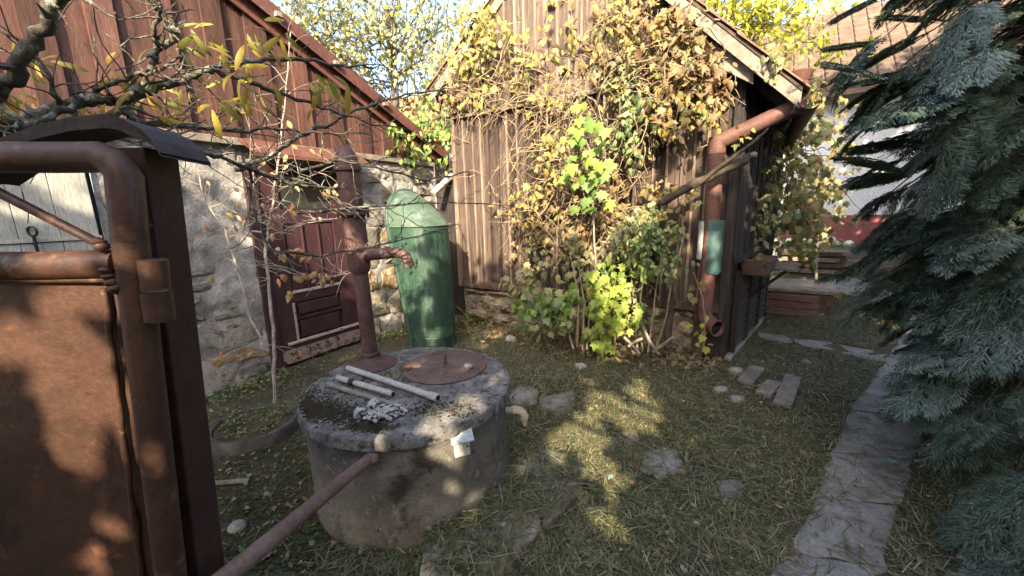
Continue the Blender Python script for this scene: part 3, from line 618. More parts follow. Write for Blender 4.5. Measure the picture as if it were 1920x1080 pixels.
# moss lying on the slab
def moss(name, mat, spots, parent, zt, n):
    t = MB()
    for _ in range(n):
        u, v, ru, rv_ = random.choice(spots)
        p = gp(random.gauss(u, ru), random.gauss(v, rv_), zt); d = p-WC
        if sqrt(d.x**2+d.y**2) > .56: continue
        r = U(.002, .008); h = r*U(.4, .8)
        k = 6; vs = [p+V((cos(2*pi*i/k)*r*U(.7, 1.2), sin(2*pi*i/k)*r*U(.7, 1.2), 0)) for i in range(k)]+[p+V((cos(2*pi*i/k)*r*.6, sin(2*pi*i/k)*r*.6, h*.8)) for i in range(k)]+[p+Z*h]
        t.add(vs, [(i, (i+1) % k, k+(i+1) % k, k+i) for i in range(k)]+[(k+i, k+(i+1) % k, 2*k) for i in range(k)])
    return tag(t.build(name, mat, parent, smooth=True), kind='stuff')
moss('moss', MAT['moss_dark'], [(610, 770, 30, 10), (650, 780, 30, 8), (575, 745, 20, 14), (700, 800, 20, 4), (580, 700, 15, 8), (610, 775, 22, 7), (640, 770, 26, 8), (590, 762, 16, 8), (690, 800, 16, 4), (820, 765, 40, 9), (640, 745, 50, 16)], well, WT+.003, 4500)
moss('green_moss', MAT['moss_green'], [(745, 705, 16, 4), (725, 700, 8, 4), (760, 712, 12, 3)], well, WT+.006, 160)
# ledge of broken concrete beside the well
LED = [gp(*p, .0) for p in ((885, 1130), (950, 1075), (1010, 1010), (1060, 965), (1096, 912), (1068, 880), (1010, 862), (950, 850), (880, 900), (800, 1000), (790, 1100))]
lg = MB(); cl = sum(LED, V())/len(LED); k = len(LED)*5; out = []
for i in range(len(LED)):
    for j in range(5): out.append(LED[i].lerp(LED[(i+1) % len(LED)], j/5))
rings = []
for s_, z in ((1.02, -.06), (1.015, .03), (1.0, .085), (.985, .1), (.9, .105), (.7, .108), (.5, .112), (.25, .115)):
    rings.append([V((cl.x+(p.x-cl.x)*s_, cl.y+(p.y-cl.y)*s_, z))+V((1, 1, 0))*(.018*mnoise.noise(p*9+V((0, 0, s_*3))))+Z*(.022*mnoise.noise(V((p.x*6*s_, p.y*6*s_, 1))) if z > 0 else 0) for p in out])
lg.add([p for r in rings for p in r], [(i*k+j, i*k+(j+1) % k, (i+1)*k+(j+1) % k, (i+1)*k+j) for i in range(len(rings)-1) for j in range(k)]+[tuple((len(rings)-1)*k+j for j in range(k))])
MAT['ledge'] = M('ledge', [(.06,.055,.04),(.12,.11,.09),(.2,.19,.17),(.33,.32,.3)], 4, .95, (1,1,1), 1.0, 26, [((.055,.06,.022), 3.4, .46, .58), ((.03,.026,.018), 14, .56, .66)], 0, bdist=.02)
tag(lg.build('concrete_ledge', MAT['ledge'], loc=cl, smooth=True), 'broken mossy concrete ledge at the foot of the round well', 'ledge')
# ------------------------------------------------------------------ pump
PC = gp(697, 684, WT); 
PR = 1.04
pump = thing('water_pump', 'tall rusty maroon cast iron hand pump on the well', 'pump', PC)
def ph(v): return onpl(690, v, PC, V((0, 1, 0))).z - PC.z
lean = V((-.018, 0, 0))   # leans slightly
def shear(mb):
    mb.v = [(x+lean.x*(z-PC.z), y, z) for x, y, z in mb.v]; return mb
def lp(name, prof, c=PC, mat='pump_iron', n=28): return shear(MB().lathe([(r*PR, z) for r, z in prof], c, n)).build(name, MAT[mat], pump, auto=40)
zt, z1, z2, z3 = ph(274), ph(312), ph(396), ph(502)
lp('base_flange', [(.15, .0), (.152, .012), (.13, .024), (.075, .045), (.06, .06), (.0, .062)])
lp('lower_pipe', [(.044, .05), (.043, .3), (.043, z3+.03)])
lp('collar', [(.05, .055), (.056, .06), (.056, .085), (.046, .09)])
lp('cylinder', [(.048, z3-.03), (.06, z3), (.062, z3+.01), (.062, z2-.03), (.068, z2-.025), (.068, z2), (.062, z2+.005), (.061, z1), (.0, z1)])
lp('flange', [(.06, z2-.02), (.083, z2-.018), (.083, z2+.0), (.06, z2+.002)]); lp('flange', [(.06, z2+.006), (.081, z2+.007), (.081, z2+.022), (.06, z2+.024)])
lp('flange', [(.055, z1-.025), (.072, z1-.022), (.074, z1-.008), (.07, z1+.004), (.05, z1+.006)])
lp('domed_cap', [(.062, z1), (.062, z1+.03), (.056, z1+.055), (.045, zt-.03), (.03, zt-.004), (.013, zt+.012), (.0, zt+.016)])
for k in range(4):
    a = k*pi/2+.5; p = PC+V((.083*cos(a), .083*sin(a), z2-.035)); shear(MB().tube([p, p+Z*.06], .008, 6)).build('bolt', MAT['pump_iron'], pump)
sz = ph(476); sp0 = PC+V((0, 0, sz))
d = V((1, -.25, 0)).normalized()
pts = [sp0+d*x+Z*z for x, z in ((.03, -.005), (.12, .0), (.2, .006), (.265, .01), (.3, .002), (.318, -.02), (.326, -.05), (.328, -.072))]
shear(MB().tube(pts, [.04, .035, .032, .031, .031, .031, .032, .036], 14)).build('spout', MAT['pump_iron'], pump, smooth=True)
p = sp0-d*.05+Z*.28; shear(MB().box(p+Z*.28, V((.012, 0, 0)), V((0, .02, 0)), Z*.05)).build('pivot_lug', MAT['pump_iron'], pump, bevel=.004)
# ------------------------------------------------------------------ steel manhole cover
MC = gp(835, 687, WT+.006)
mc = thing('manhole_cover', 'flat rusty round steel cover with a small wire handle', 'manhole cover', MC)
MB().lathe([(.255, 0), (.258, .004), (.255, .01), (.25, .011), (.0, .012)], MC, 60).build('disc', MAT['rust_plate'], mc, auto=40)
hp = gp(833, 689, WT+.018); MB().tube([hp, hp+V((0, 0, .04)), hp+V((.003, .01, .062)), hp+V((.004, .04, .066)), hp+V((.004, .045, .04)), hp+V((.004, .045, .0))], .005, 8).build('handle', MAT['pump_iron'], mc, smooth=True)
rp = gp(762, 692, WT+.018); MB().tube([rp+V((.028*cos(a), .028*sin(a), .003)) for a in [2*pi*i/20 for i in range(21)]], .006, 8).build('rust_ring', MAT['rust'], mc, smooth=True)
MB().lathe([(.024, 0), (.024, .003), (0, .004)], rp, 20).build('plug', MAT['rust'], mc)
bp = gp(906, 671, WT+.018); MB().lathe([(.014, 0), (.014, .007), (.006, .008), (.006, .014), (0, .014)], bp, 8).build('bolt', MAT['rust_plate'], mc)
def pebble(name, c, r, mat, label=None, cat='stone', flat=.65, seed=0, parent=None):
    t = MB(); 
    def f(a, b):
        th_, ph_ = 2*pi*a, pi*b; d = V((sin(ph_)*cos(th_), sin(ph_)*sin(th_), cos(ph_)))
        k_ = 1+.28*mnoise.noise(d*1.3+V((seed*7.1, 0, 0)))+.1*mnoise.noise(d*3+V((seed, 0, 0))); return c+V((d.x*r*k_, d.y*r*k_*.85, d.z*r*flat*k_))
    t.grid(f, 14, 8); o = t.build(name, mat, parent, loc=c if not parent else None, smooth=True)
    if label: tag(o, label, cat)
    return o
pebble('stone', gp(879, 691, WT+.018)+Z*.014, .03, MAT['stone'], 'small pale stone lying on the steel manhole cover', seed=3)
# ------------------------------------------------------------------ things lying on the slab
def lay(u0, v0, u1, v1, h): return gp(u0, v0, WT+h), gp(u1, v1, WT+h)
a, b = lay(652, 690, 820, 746, .03); d = (b-a).normalized()
t1 = thing('plastic_pipe', 'longer grey plastic pipe with a flared socket lying on the well', 'pipe', (a+b)/2, 'grey plastic pipes on the well')
MB().tube([a, b], .0165, 14, caps=False).build('tube', MAT['plastic_grey'], t1, smooth=True); MB().tube([b-d*.06, b+d*.004], .0205, 14).build('socket', MAT['plastic_grey'], t1, smooth=True)
MB().tube([b+d*.0045, b+d*.0055], .014, 12).build('bore_shade', MAT['hollow_shade'], t1); MB().tube([a-d*.001, a], .0135, 12).build('bore_shade', MAT['hollow_shade'], t1)  # near-black discs on the ends, painted as the shaded inside
a, b = lay(633, 708, 737, 739, .03); d = (b-a).normalized()
t1 = thing('plastic_pipe', 'shorter grey plastic pipe with a black clamp lying on the well', 'pipe', (a+b)/2, 'grey plastic pipes on the well')
MB().tube([a, b], .0155, 14).build('tube', MAT['plastic_grey'], t1, smooth=True); MB().tube([a+d*.11, a+d*.145], .02, 14).build('clamp', MAT['black'], t1, smooth=True)
MB().tube([a+d*.118, a+d*.118+V((.0, -.025, -.006))], .006, 6).build('clamp_screw', MAT['black'], t1); MB().tube([b+d*.0005, b+d*.0015], .012, 12).build('bore_shade', MAT['hollow_shade'], t1)
a, b = lay(616, 721, 764, 766, .018); d = (b-a).normalized(); s_ = d.cross(Z)
tag(MB().box((a+b)/2, d*((b-a).length/2), s_*.014, Z*.006).build('thin_lath', MAT['grey_wood'], loc=(a+b)/2, bevel=.002), 'thin weathered wooden lath beside the grey pipes on the well', 'lath')
# pair of work gloves: crumpled palms with fingers
gl_ = thing('work_gloves', 'crumpled pair of white and black work gloves on the well', 'gloves', gp(712, 776, WT+.006))
def glove(u, v, ang, seed):
    c = gp(u, v, WT+.008); ca, sa = cos(ang), sin(ang); t = MB(); random.seed(seed)
    def L(x, y, z): return c+V((x*ca-y*sa, x*sa+y*ca, z))
    def palm(a, b_):
        th_, ph_ = 2*pi*a, pi*b_; d_ = V((sin(ph_)*cos(th_), sin(ph_)*sin(th_), cos(ph_)))
        k_ = 1+.3*mnoise.noise(d_*2.4+V((seed*3, 0, 0))); return L(d_.x*.062*k_, d_.y*.044*k_, .009+d_.z*.009*k_+.006*mnoise.noise(d_*5))
    t.grid(palm, 24, 12)
    for i, (y0, ln) in enumerate(((-.03, .05), (-.011, .065), (.009, .066), (.028, .055))):
        bend = U(-.02, .02)
        t.tube([L(.03, y0*.8, .014), L(.055, y0, .022+U(0, .01)), L(.055+ln*.5, y0*1.2+bend*.6, .018), L(.055+ln, y0*1.3+bend, .009)], [.012, .0115, .011, .007], 9)
    t.tube([L(-.01, -.03, .014), L(.012, -.052, .018), L(.04, -.06, .01)], [.013, .012, .008], 9)
    t.tube([L(-.04, 0, .014), L(-.07, .004, .012), L(-.085, .006, .014)], [.024, .03, .034], 12, caps=False)
    t.build('glove', MAT['glove'], gl_, smooth=True)
glove(722, 770, radians(-25), 5); glove(702, 781, radians(-5), 11); random.seed(23)
# white box with a hinged sloping lid on the side of the ring
bc = onpl(877, 832, WC+V((.28, -.52, 0)), V((.45, -.9, 0)).normalized()); nrm = V((bc.x-WC.x, bc.y-WC.y, 0)).normalized(); tg = Z.cross(nrm)
bc = V((WC.x, WC.y, bc.z))+nrm*.535
nrm = (nrm*.5+V((-bc.x, -bc.y, 0)).normalized()*.9).normalized(); tg = Z.cross(nrm)
bx = thing('white_box', 'small white house shaped box with pale blue lid on the well side', 'box', bc)
MB().poly([bc+tg*-.036+Z*-.068, bc+tg*.036+Z*-.068, bc+tg*.036+Z*.03, bc+Z*.05, bc+tg*-.036+Z*.03], nrm*.05).build('body', MAT['plastic_white'], bx, bevel=.003)
MB().hexa([bc+tg*-.052+Z*.06-nrm*.006, bc+tg*.052+Z*.06-nrm*.006, bc+tg*.052+Z*.012+nrm*.075, bc+tg*-.052+Z*.012+nrm*.075, bc+tg*-.052+Z*.068-nrm*.006, bc+tg*.052+Z*.068-nrm*.006, bc+tg*.052+Z*.02+nrm*.075, bc+tg*-.052+Z*.02+nrm*.075]).build('lid', MAT['plastic_blue'], bx, bevel=.002)
MB().box(bc+nrm*.0512+tg*-.014+Z*-.012, tg*.002, Z*.032, nrm*.001).build('door_line', MAT['grey_sheet'], bx); MB().tube([bc+nrm*.05+tg*.022-Z*.02, bc+nrm*.054+tg*.022-Z*.02], .004, 8).build('latch', MAT['black'], bx)
# plastic outlet elbow on the right of the ring
o0 = onpl(944, 769, WC, V((0, 1, 0)))
od = V((1, -.05, 0)); ob = thing('outlet_elbow', 'white plastic pipe elbow with yellowed tip on the well side', 'pipe elbow', o0)
MB().tube([o0-od*.03, o0+od*.055], .018, 14).build('stub', MAT['plastic_grey'], ob, smooth=True)
MB().tube([o0+od*.045, o0+od*.08, o0+od*.1-Z*.006, o0+od*.115-Z*.024, o0+od*.12-Z*.06], [.023, .024, .024, .024, .022], 14).build('elbow', MAT['plastic_cream'], ob, smooth=True)
MB().tube([o0+od*.06, o0+od*.068], .0265, 14).build('band', MAT['plastic_white'], ob, smooth=True); MB().tube([o0+od*.1195-Z*.035, o0+od*.12-Z*.043], .0255, 14).build('band', MAT['plastic_white'], ob, smooth=True)
MB().tube([o0+od*.12-Z*.058, o0+od*.122-Z*.08, o0+od*.122-Z*.1], [.017, .015, .008], 10).build('tip', MAT['plastic_cream'], ob, smooth=True)
# iron rail running out from the ring towards the camera
q = onpl(692, 860, WC+V((-.12, -.55, 0)), V((-.2, -.98, 0)).normalized()); q = V((q.x, q.y, q.z))
e = at(360, 1135, .80)
rl = thing('iron_rail', 'pinkish rusty iron pipe running from the well side to the gate', 'pipe', q)
dq = (q-e).normalized()
MB().tube([e, e.lerp(q, .3), e.lerp(q, .65), q+dq*.06], .0235, 14).build('pipe', MAT['rail_pipe'], rl, smooth=True)
pebble('rust_collar', q+V((.012, -.004, .004)), .032, MAT['rust'], parent=rl, flat=.9, seed=8).data.materials[0] = MAT['rail_pipe']
MAT['beam_stone'] = M('beam_stone', [(.03,.028,.025),(.06,.056,.05),(.1,.095,.085)], 9, .95, (1,1,1), .9, 60)
# concrete planter ring left of the well
RC = gp(480, 812); RC.z = gz(RC.x, RC.y)
pr = thing('planter_ring', 'low dark concrete ring planter with creeping plants left of the well', 'planter', RC)
def ringr(a, c):
    pf_ = [(.285, -.05), (.285, .075), (.278, .088), (.25, .088), (.243, .075), (.243, .03)]; i = round(c*5); r, z = pf_[i]
    th_ = 2*pi*a; return RC+V((cos(th_)*r, sin(th_)*r, z+.004*mnoise.noise(V((cos(th_)*6, sin(th_)*6, r*20)))))
MB().grid(ringr, 60, 5).build('ring', MAT['beam_stone'], pr, smooth=True)
MB().grid(lambda a, c: RC+V((cos(2*pi*a)*.235*c, sin(2*pi*a)*.246*c, .075+.015*mnoise.noise(V((cos(2*pi*a)*c*4, sin(2*pi*a)*c*4, 2))))), 30, 6).build('soil', MAT['soil'], pr, smooth=True)
# ================================================================== GREEN TIN TUB standing on end
TB = W(-3.2, 3.2, 0); TB.z = -.01
tub = thing('tin_bathtub', 'old green tin bathtub standing on end against the stone wall', 'bathtub', TB)
HS1, HTOP = 1.40, 1.80
def tw(z):  # half width of the rim
    w0 = .235+.085*min(1, z/HS1)
    if z <= 1.44: return w0
    k_ = (z-1.44)/(HTOP-1.44); return .32*sqrt(max(0, 1-k_*k_))
def td(z):
    if z <= HS1: return .36+.1*z/HS1
    k_ = (z-HS1)/(HTOP-HS1); return .46*(1-k_)**.8+.012
def tp(s, z, ex=0):
    w_, d_ = tw(z), td(z); a = pi*s; cx, sx = cos(a), sin(a)
    x = -math.copysign(abs(cx)**.72, cx)*(w_+ex); y = abs(sx)**.75*(d_+ex)
    return TB + E2*x + E1*(y - .27*(z/1.7)) + Z*z + E2*(.05*z)
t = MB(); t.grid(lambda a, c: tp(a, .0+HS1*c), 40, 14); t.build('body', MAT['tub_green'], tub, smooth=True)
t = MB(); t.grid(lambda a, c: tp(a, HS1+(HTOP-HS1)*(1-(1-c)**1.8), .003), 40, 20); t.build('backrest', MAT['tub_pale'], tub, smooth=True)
t = MB(); t.grid(lambda a, c: tp(a, .0+.001, 0)*(1-c)+(TB+E1*.15)*c, 40, 3); t.build('foot_end', MAT['tub_green'], tub)
t = MB(); t.tube([tp(i/40, HS1, .006) for i in range(41)], .008, 7); t.build('seam', MAT['tub_pale'], tub, smooth=True)
t = MB(); t.tube([tp(i/40, .17, .003) for i in range(41)], .006, 6); t.build('foot_seam', MAT['tub_green'], tub, smooth=True)
zz = [HTOP*(1-(1-i/40)**1.6) for i in range(41)]
pts = [tp(0, z) for z in zz]+[tp(1, z) for z in reversed(zz)]
t = MB(); t.tube(pts, .024, 10); t.build('rolled_rim', MAT['tub_rim'], tub, smooth=True)
p = tp(.8, HS1+.005); MB().box(p+E1*.03+E2*.02, E1*.035, E2*.01, Z*.007).build('lug', MAT['tub_pale'], tub)
# zinc rain pipe behind the tub
a, b, c = onpl(812, 362, E1*-3.75, E1), onpl(852, 326, E1*-3.75, E1), onpl(845, 268, E1*-3.75, E1)
rp = thing('zinc_rain_pipe', 'short bent zinc rain pipe behind the green tub', 'pipe', a)
MB().tube([a, a.lerp(b, .5), b, b+Z*.04], .045, 12).build('lower_pipe', MAT['zinc'], rp, smooth=True); MB().tube([b, c, c+Z*.1], [.05, .05, .052], 12).build('upper_pipe', MAT['zinc'], rp, smooth=True); MB().tube([b+Z*.01, b+Z*.03], .058, 12).build('collar', MAT['zinc'], rp, smooth=True)
# ================================================================== DOWNSPOUT at the barn corner
dsx = lambda u, v, o=.13: barn_px(u, v, o)
p1, p2, p3, p4 = dsx(1345, 268), dsx(1325, 580), dsx(1470, 210, .1), dsx(1493, 200, .1)
p2 = V((p1.x, p1.y, p2.z))
ds = thing('red_downspout', 'rust red metal downspout bent along the barn corner', 'downspout', V((p2.x, p2.y, 0)))
R = .068
MB().tube([p1+Z*.02, p2], R, 18).build('pipe', MAT['red_pipe'], ds, smooth=True)
MB().tube([p3+(p3-p1).normalized()*.12, p1-(p3-p1).normalized()*.03], R*1.0, 18).build('pipe', MAT['red_pipe'], ds, smooth=True)
MB().tube([p1+Z*.05, p1-Z*.1], R*1.09, 18).build('elbow', MAT['red_pipe'], ds, smooth=True)
p5 = V((p4.x, p4.y, p4.z+.2))
MB().tube([p4-Z*.06, p4+Z*.1, p5+Z*.02], R*1.02, 18).build('pipe', MAT['red_pipe'], ds, smooth=True)
MB().tube([p5-Z*.01, p5+Z*.06], [R*1.1, R*1.4], 18).build('hopper_rim', MAT['red_pipe'], ds, smooth=True)
dd = (E1*.75-E2*.65).normalized()
MB().tube([p2+Z*.02, p2-Z*.05, p2-Z*.1+dd*.03, p2-Z*.135+dd*.09, p2-Z*.15+dd*.17], [R*1.04, R*1.04, R*1.05, R*1.08, R*1.12], 18, caps=False).build('foot_elbow', MAT['red_pipe'], ds, smooth=True)
e_ = p2-Z*.15+dd*.168
MB().tube([e_+V((cos(0), 0, 0))*0+(dd.cross(Z)*cos(a)+Z*sin(a))*R*1.12 for a in [2*pi*i/20 for i in range(21)]], .008, 6).build('mouth_rim', MAT['red_pipe'], ds, smooth=True)
MB().tube([e_-dd*.03, e_-dd*.031], R*1.05, 16).build('mouth', MAT['hollow_shade'], ds)  # near-black disc painted for the shade in the pipe mouth
for z in (.86, 1.9):
    MB().tube([V((p1.x, p1.y, z-.012)), V((p1.x, p1.y, z+.012))], R*1.07, 18).build('bracket', MAT['red_pipe'], ds, smooth=True)
    MB().box(V((p1.x, p1.y, z))+E2*.1+E1*.03, E1*.05, E2*.03, Z*.008).build('bracket_arm', MAT['red_pipe'], ds)
c_ = onpl(1345, 458, p1-E2*.07, E2)
sl_ = thing('teal_sleeve', 'teal plastic sheet wrapped round the red downspout', 'plastic sheet', c_)
def slv(a, c): 
    th_ = -1.5+3.0*a; return V((p1.x, p1.y, 0))+E1*.03+(E1*sin(th_)*1.12-E2*cos(th_))*(.077+.006*mnoise.noise(V((a*4, c*5, 2))))+Z*(1.4-.5*c+.01*sin(a*7)*c+.008*mnoise.noise(V((a*9, 0, c))))
MB().grid(slv, 24, 24).build('sheet', MAT['teal_sheet'], sl_, smooth=True)
MB().grid(lambda a, c: V((p1.x, p1.y, 0))-E1*.03+(E1*sin(-2.2+1.9*a)-E2*cos(-2.2+1.9*a))*(.078)+Z*(1.39-.36*c), 12, 8).build('backing', MAT['grey_sheet'], sl_, smooth=True)
# gutter along the side eave
gs = W(AR+.42, BB-.3, gtop_ext(AR+.42)-.04); ge = gs+E2*3.3
gt = thing('rust_gutter', 'rust red half round gutter under the barn eave', 'gutter', gs)
MB().grid(lambda a, c: gs.lerp(ge, c)+E1*(.075*cos(pi+pi*a)+.06)+Z*(.075*sin(pi+pi*a)), 12, 4).build('trough', MAT['red_pipe'], gt, smooth=True)
# thick vine stem in front of the downspout
# ================================================================== trough, shelf, cold frame and small things at the barn side
t0 = SD(.42, .92, .22); tr = thing('metal_trough', 'rusty metal trough fixed to the dark barn side', 'trough', t0)
tw0 = [SD(s, z, o) for z, k in ((.84, .8), (.99, 1.)) for s, o in ((.45-.25*k, .16-.13*k), (.45+.25*k, .16-.13*k), (.45+.25*k, .16+.13*k), (.45-.25*k, .16+.13*k))]
b = MB(); b.add(tw0, [(3,2,1,0),(0,1,5,4),(1,2,6,5),(2,3,7,6),(3,0,4,7)]); b.build('pan', MAT['rust_plate'], tr)
MB().tube([tw0[4], tw0[5], tw0[6], tw0[7], tw0[4]], .009, 6).build('rim', MAT['rust_plate'], tr)
b = MB(); b.add([p+Z*.1 for p in tw0[:4]], [(0,1,2,3)]); b.build('soil', MAT['soil'], tr)
shf = thing('wooden_shelf', 'small grey wooden shelf on a bracket beside the metal trough', 'shelf', SD(1.0, .84, .2))
MB().box(SD(1.0, .845, .24), E3*.28, N3*.2, Z*.012).build('board', MAT['grey_wood'], shf, bevel=.003)
MB().tube([SD(1.0, .84, .38), SD(1.0, .5, .05)], .016, 6).build('brace', MAT['beam'], shf); MB().tube([SD(.78, .84, .36), SD(.78, .5, .05)], .016, 6).build('brace', MAT['beam'], shf)
fc = gp(1478, 588); fx, fy = E1, E2
cf = thing('cold_frame', 'low wooden cold frame with a flat grey lid by the barn', 'cold frame', fc)
zf = fc.z
def CF(s, d, z): return fc+E1*s+E2*d+Z*z
MB().box(CF(0, .45, .13), E1*.46, E2*.42, Z*.15).build('box', MAT['beam'], cf, bevel=.005)
for k in range(4): MB().box(CF(0, .14+k*.235, .315), E1*.52, E2*.112, Z*.022).build('lid_board', MAT['grey_wood'], cf, bevel=.004)
ct = thing('red_crate', 'faded red slatted crate leaning on the cold frame', 'crate', CF(-.02, -.1, 0))
for k in range(3): MB().box(CF(-.02, -.07-.03*(2-k)*.5, .05+k*.095), E1*.32, E2*.01, Z*.042).build('slat', MAT['crate_red'], ct, bevel=.003)
for k in (-1, 1): MB().box(CF(-.02+k*.3, -.05, .145), E1*.03, E2*.015, Z*.14).build('end_batten', MAT['crate_red'], ct)
# peeling white post at the far barn corner
wp = gp(1440, 520); wpz = gz(wp.x, wp.y)
wpo = thing('white_post', 'peeling white painted post behind the barn side', 'post', V((wp.x, wp.y, wpz)))
MB().box(V((wp.x, wp.y, wpz+1.2)), V((.07, 0, 0)), V((0, .07, 0)), Z*1.2).build('shaft', MAT['white_board'], wpo, bevel=.008); MB().box(V((wp.x, wp.y, wpz+.08)), V((.1, 0, 0)), V((0, .1, 0)), Z*.08).build('foot', MAT['slab'], wpo, bevel=.01)
# garden stakes, plank pile and edging beyond
for (u, v, v1, lb) in ((1531, 530, 405, 'thin wooden garden stake standing beside the pile of boards'), (1546, 505, 415, 'thinner wooden garden stake behind the pile of boards'), (1462, 520, 440, 'short wooden stake close to the white post')):
    p = gp(u, v); q = onpl(u, v1, p, V((p.x, p.y, 0)))
    st = thing('garden_stake', lb, 'stake', p, 'stakes beyond the barn'); MB().tube([p-Z*.1, p.lerp(q, .5)+V((.01, 0, 0)), q], [.022, .021, .018], 7).build('shaft', MAT['grey_wood'], st, smooth=True)
pp = gp(1500, 512); pl_ = thing('board_pile', 'low pile of dark old boards by the white house', 'boards', pp)
for k in range(4):
    for q in range(3): MB().box(pp+E1*U(-.05, .05)+E2*(q*.22)+Z*(.06+k*.1), E1*U(.55, .7), E2*.1, Z*.035).build('board', MAT['beam' if (k+q) % 2 else 'grey_wood'], pl_, bevel=.004)
ed = gp(1560, 500); rg = thing('timber_edging', 'grey timber edging at the end of the path', 'edging', ed)
MB().box(ed+Z*.06, E1*.75, E2*.05, Z*.07).build('beam', MAT['grey_wood'], rg, bevel=.01)
# ================================================================== loose planks, stepping stones
for q, lb in (([(948, 742), (975, 722), (1012, 730), (1005, 760), (965, 765)], 'flat grey stepping stone just right of the well'), ([(1012, 745), (1070, 733), (1082, 762), (1048, 778), (1010, 768)], 'wide stepping stone between the well and the sunlit grass'),
              ([(1205, 850), (1240, 838), (1275, 848), (1285, 890), (1240, 898), (1200, 882)], 'stepping stone in the middle of the yard'), ([(1340, 900), (1385, 895), (1395, 935), (1352, 942)], 'small stepping stone half sunk in grass near the path'),
              ([(1165, 812), (1190, 803), (1203, 826), (1178, 835)], 'little stepping stone beside the sunlit grass')):
    o = rough_slab('stepping_stone', [gp(*p) for p in q], None, MAT['slab'], .05, .003, 5, .025); tag(o, lb, 'stepping stone', 'stepping stones in the grass'); q = [gp(*p) for p in q]; c = sum(q, V())/len(q); SLABS.append([c+(p-c)*.72 for p in q])
for (u0, v0, u1, v1, w_, lb) in ((1396, 722, 1420, 694, .06, 'short weathered plank lying nearest the barn corner'), (1430, 745, 1452, 722, .055, 'short weathered plank lying between two others'), (1466, 765, 1487, 712, .06, 'longest weathered plank lying flat near the path')):
    a, b = gp(u0, v0), gp(u1, v1); d = (b-a).normalized(); s_ = d.cross(Z)
    o = MB().box((a+b)/2+Z*.025, d*((b-a).length/2), s_*w_, Z*.018).build('plank', MAT['grey_wood'], loc=(a+b)/2, bevel=.004); tag(o, lb, 'plank', 'planks lying by the barn corner')
a, b = gp(396, 912), gp(468, 906); d = (b-a).normalized()
tag(MB().box((a+b)/2+Z*.02, d*((b-a).length/2), d.cross(Z)*.012, Z*.007).build('wood_strip', MAT['grey_wood'], loc=a), 'narrow wooden strip lying on the moss behind the gate post', 'wood strip')
for i, (u, v, r, lb) in enumerate(((1378, 700, .07, 'grey stone nearest the foot of the barn corner'), (1352, 735, .06, 'rounded stone in the grass left of the planks'), (1382, 752, .055, 'small stone in the grass just in front of the planks'), (1512, 682, .04, 'small pale stone beside the crossing slabs'),
                        (958, 640, .075, 'half buried stone in the grass before the vine'), (1088, 690, .06, 'stone in the grass below the green bush'), (445, 992, .045, 'pale brown stone on the moss by the gate post'))):
    p = gp(u, v); pebble('stone', p+Z*r*.25, r, MAT['stone' if i > 2 else 'slab'], lb, seed=i+10)
# ================================================================== VEGETATION
import numpy as np
rng = np.random.default_rng(5)
def flat_leaf(outline, fold=.15, droop=.2, cz=.04):
    """leaf blade as a fan round its midrib; outline points (x,y), base at the origin, tip at +y"""
    vs = [(0, .42, cz)] + [(x, y, -fold*abs(x)-droop*y*y) for x, y in outline]
    n = len(outline); fs = [(0, 1+i, 1+(i+1) % n) for i in range(n)]
    return np.array(vs, float), np.array(fs, int)
GRAPE = [(0,0),(.22,-.1),(.3,.12),(.52,.2),(.36,.36),(.5,.62),(.24,.6),(.16,.78),(0,1),(-.15,.8),(-.24,.6),(-.48,.66),(-.38,.38),(-.54,.18),(-.28,.1),(-.2,-.1)]
OVAL = [(0,0),(.2,.14),(.3,.4),(.24,.68),(0,1),(-.24,.68),(-.3,.4),(-.2,.14)]
LF = {'grape': flat_leaf(GRAPE), 'grape2': flat_leaf([(x*.9, y*.95) for x, y in GRAPE], -.3, .35, -.06), 'grape3': flat_leaf([(x*.6, y) for x, y in GRAPE], .7, .5, .1), 'oval': flat_leaf(OVAL), 'oval2': flat_leaf(OVAL, .5, .4)}
def lance(n=5, w_=.13, bend=.5, fold=.3):
    vs = []; 
    for i in range(n+1):
        t = i/n; x = w_*sin(pi*min(1, t*.93+.05))**.8*(1 if i < n else .05); y = sin(bend*t*1.5)/(bend*1.5); z = -(1-cos(bend*t*1.5))/(bend*1.5)
        vs += [(-x, y, z-fold*x), (0, y, z), (x, y, z-fold*x)]
    fs = []
    for i in range(n):
        for j in (0, 1):
            a = i*3+j; fs += [(a, a+1, a+4), (a, a+4, a+3)]
    return np.array(vs, float), np.array(fs, int)
LF['curl'] = flat_leaf([(x*.75, y) for x, y in GRAPE], 1.0, -.6, .2)
LF['lance'] = lance(); LF['lance2'] = lance(bend=.9); LF['blade'] = lance(2, .035, .5, 0)
bv = np.array([(-.03,0,0),(.03,0,0),(.022,.5,.02),(-.022,.5,.02),(0,1,-.04)], float); LF['blade'] = (bv, np.array([(0,1,2),(0,2,3),(3,2,4)])); LF['straw'] = (bv*np.array([.6,1,1]), LF['blade'][1]); LF['blade2'] = (bv*np.array([1.5,1,1]), LF['blade'][1])
def lmesh(name, base, mat):
    vs, fs = LF[base]; me = bpy.data.meshes.new(name); me.from_pydata(vs.tolist(), [], fs.tolist()); me.materials.append(mat)
    me.polygons.foreach_set('use_smooth', [True]*len(fs)); return me
LM = {}
def lm(base, mat):
    if (base, mat) not in LM: LM[(base, mat)] = lmesh('leaf', base, MAT[mat])
    return LM[(base, mat)]
def lrot(n_, tip):
    n_ = n_.normalized(); y = tip-n_*tip.dot(n_); y = y.normalized() if y.length > 1e-5 else n_.orthogonal().normalized()
    x = y.cross(n_); return Matrix((x, y, n_)).transposed()
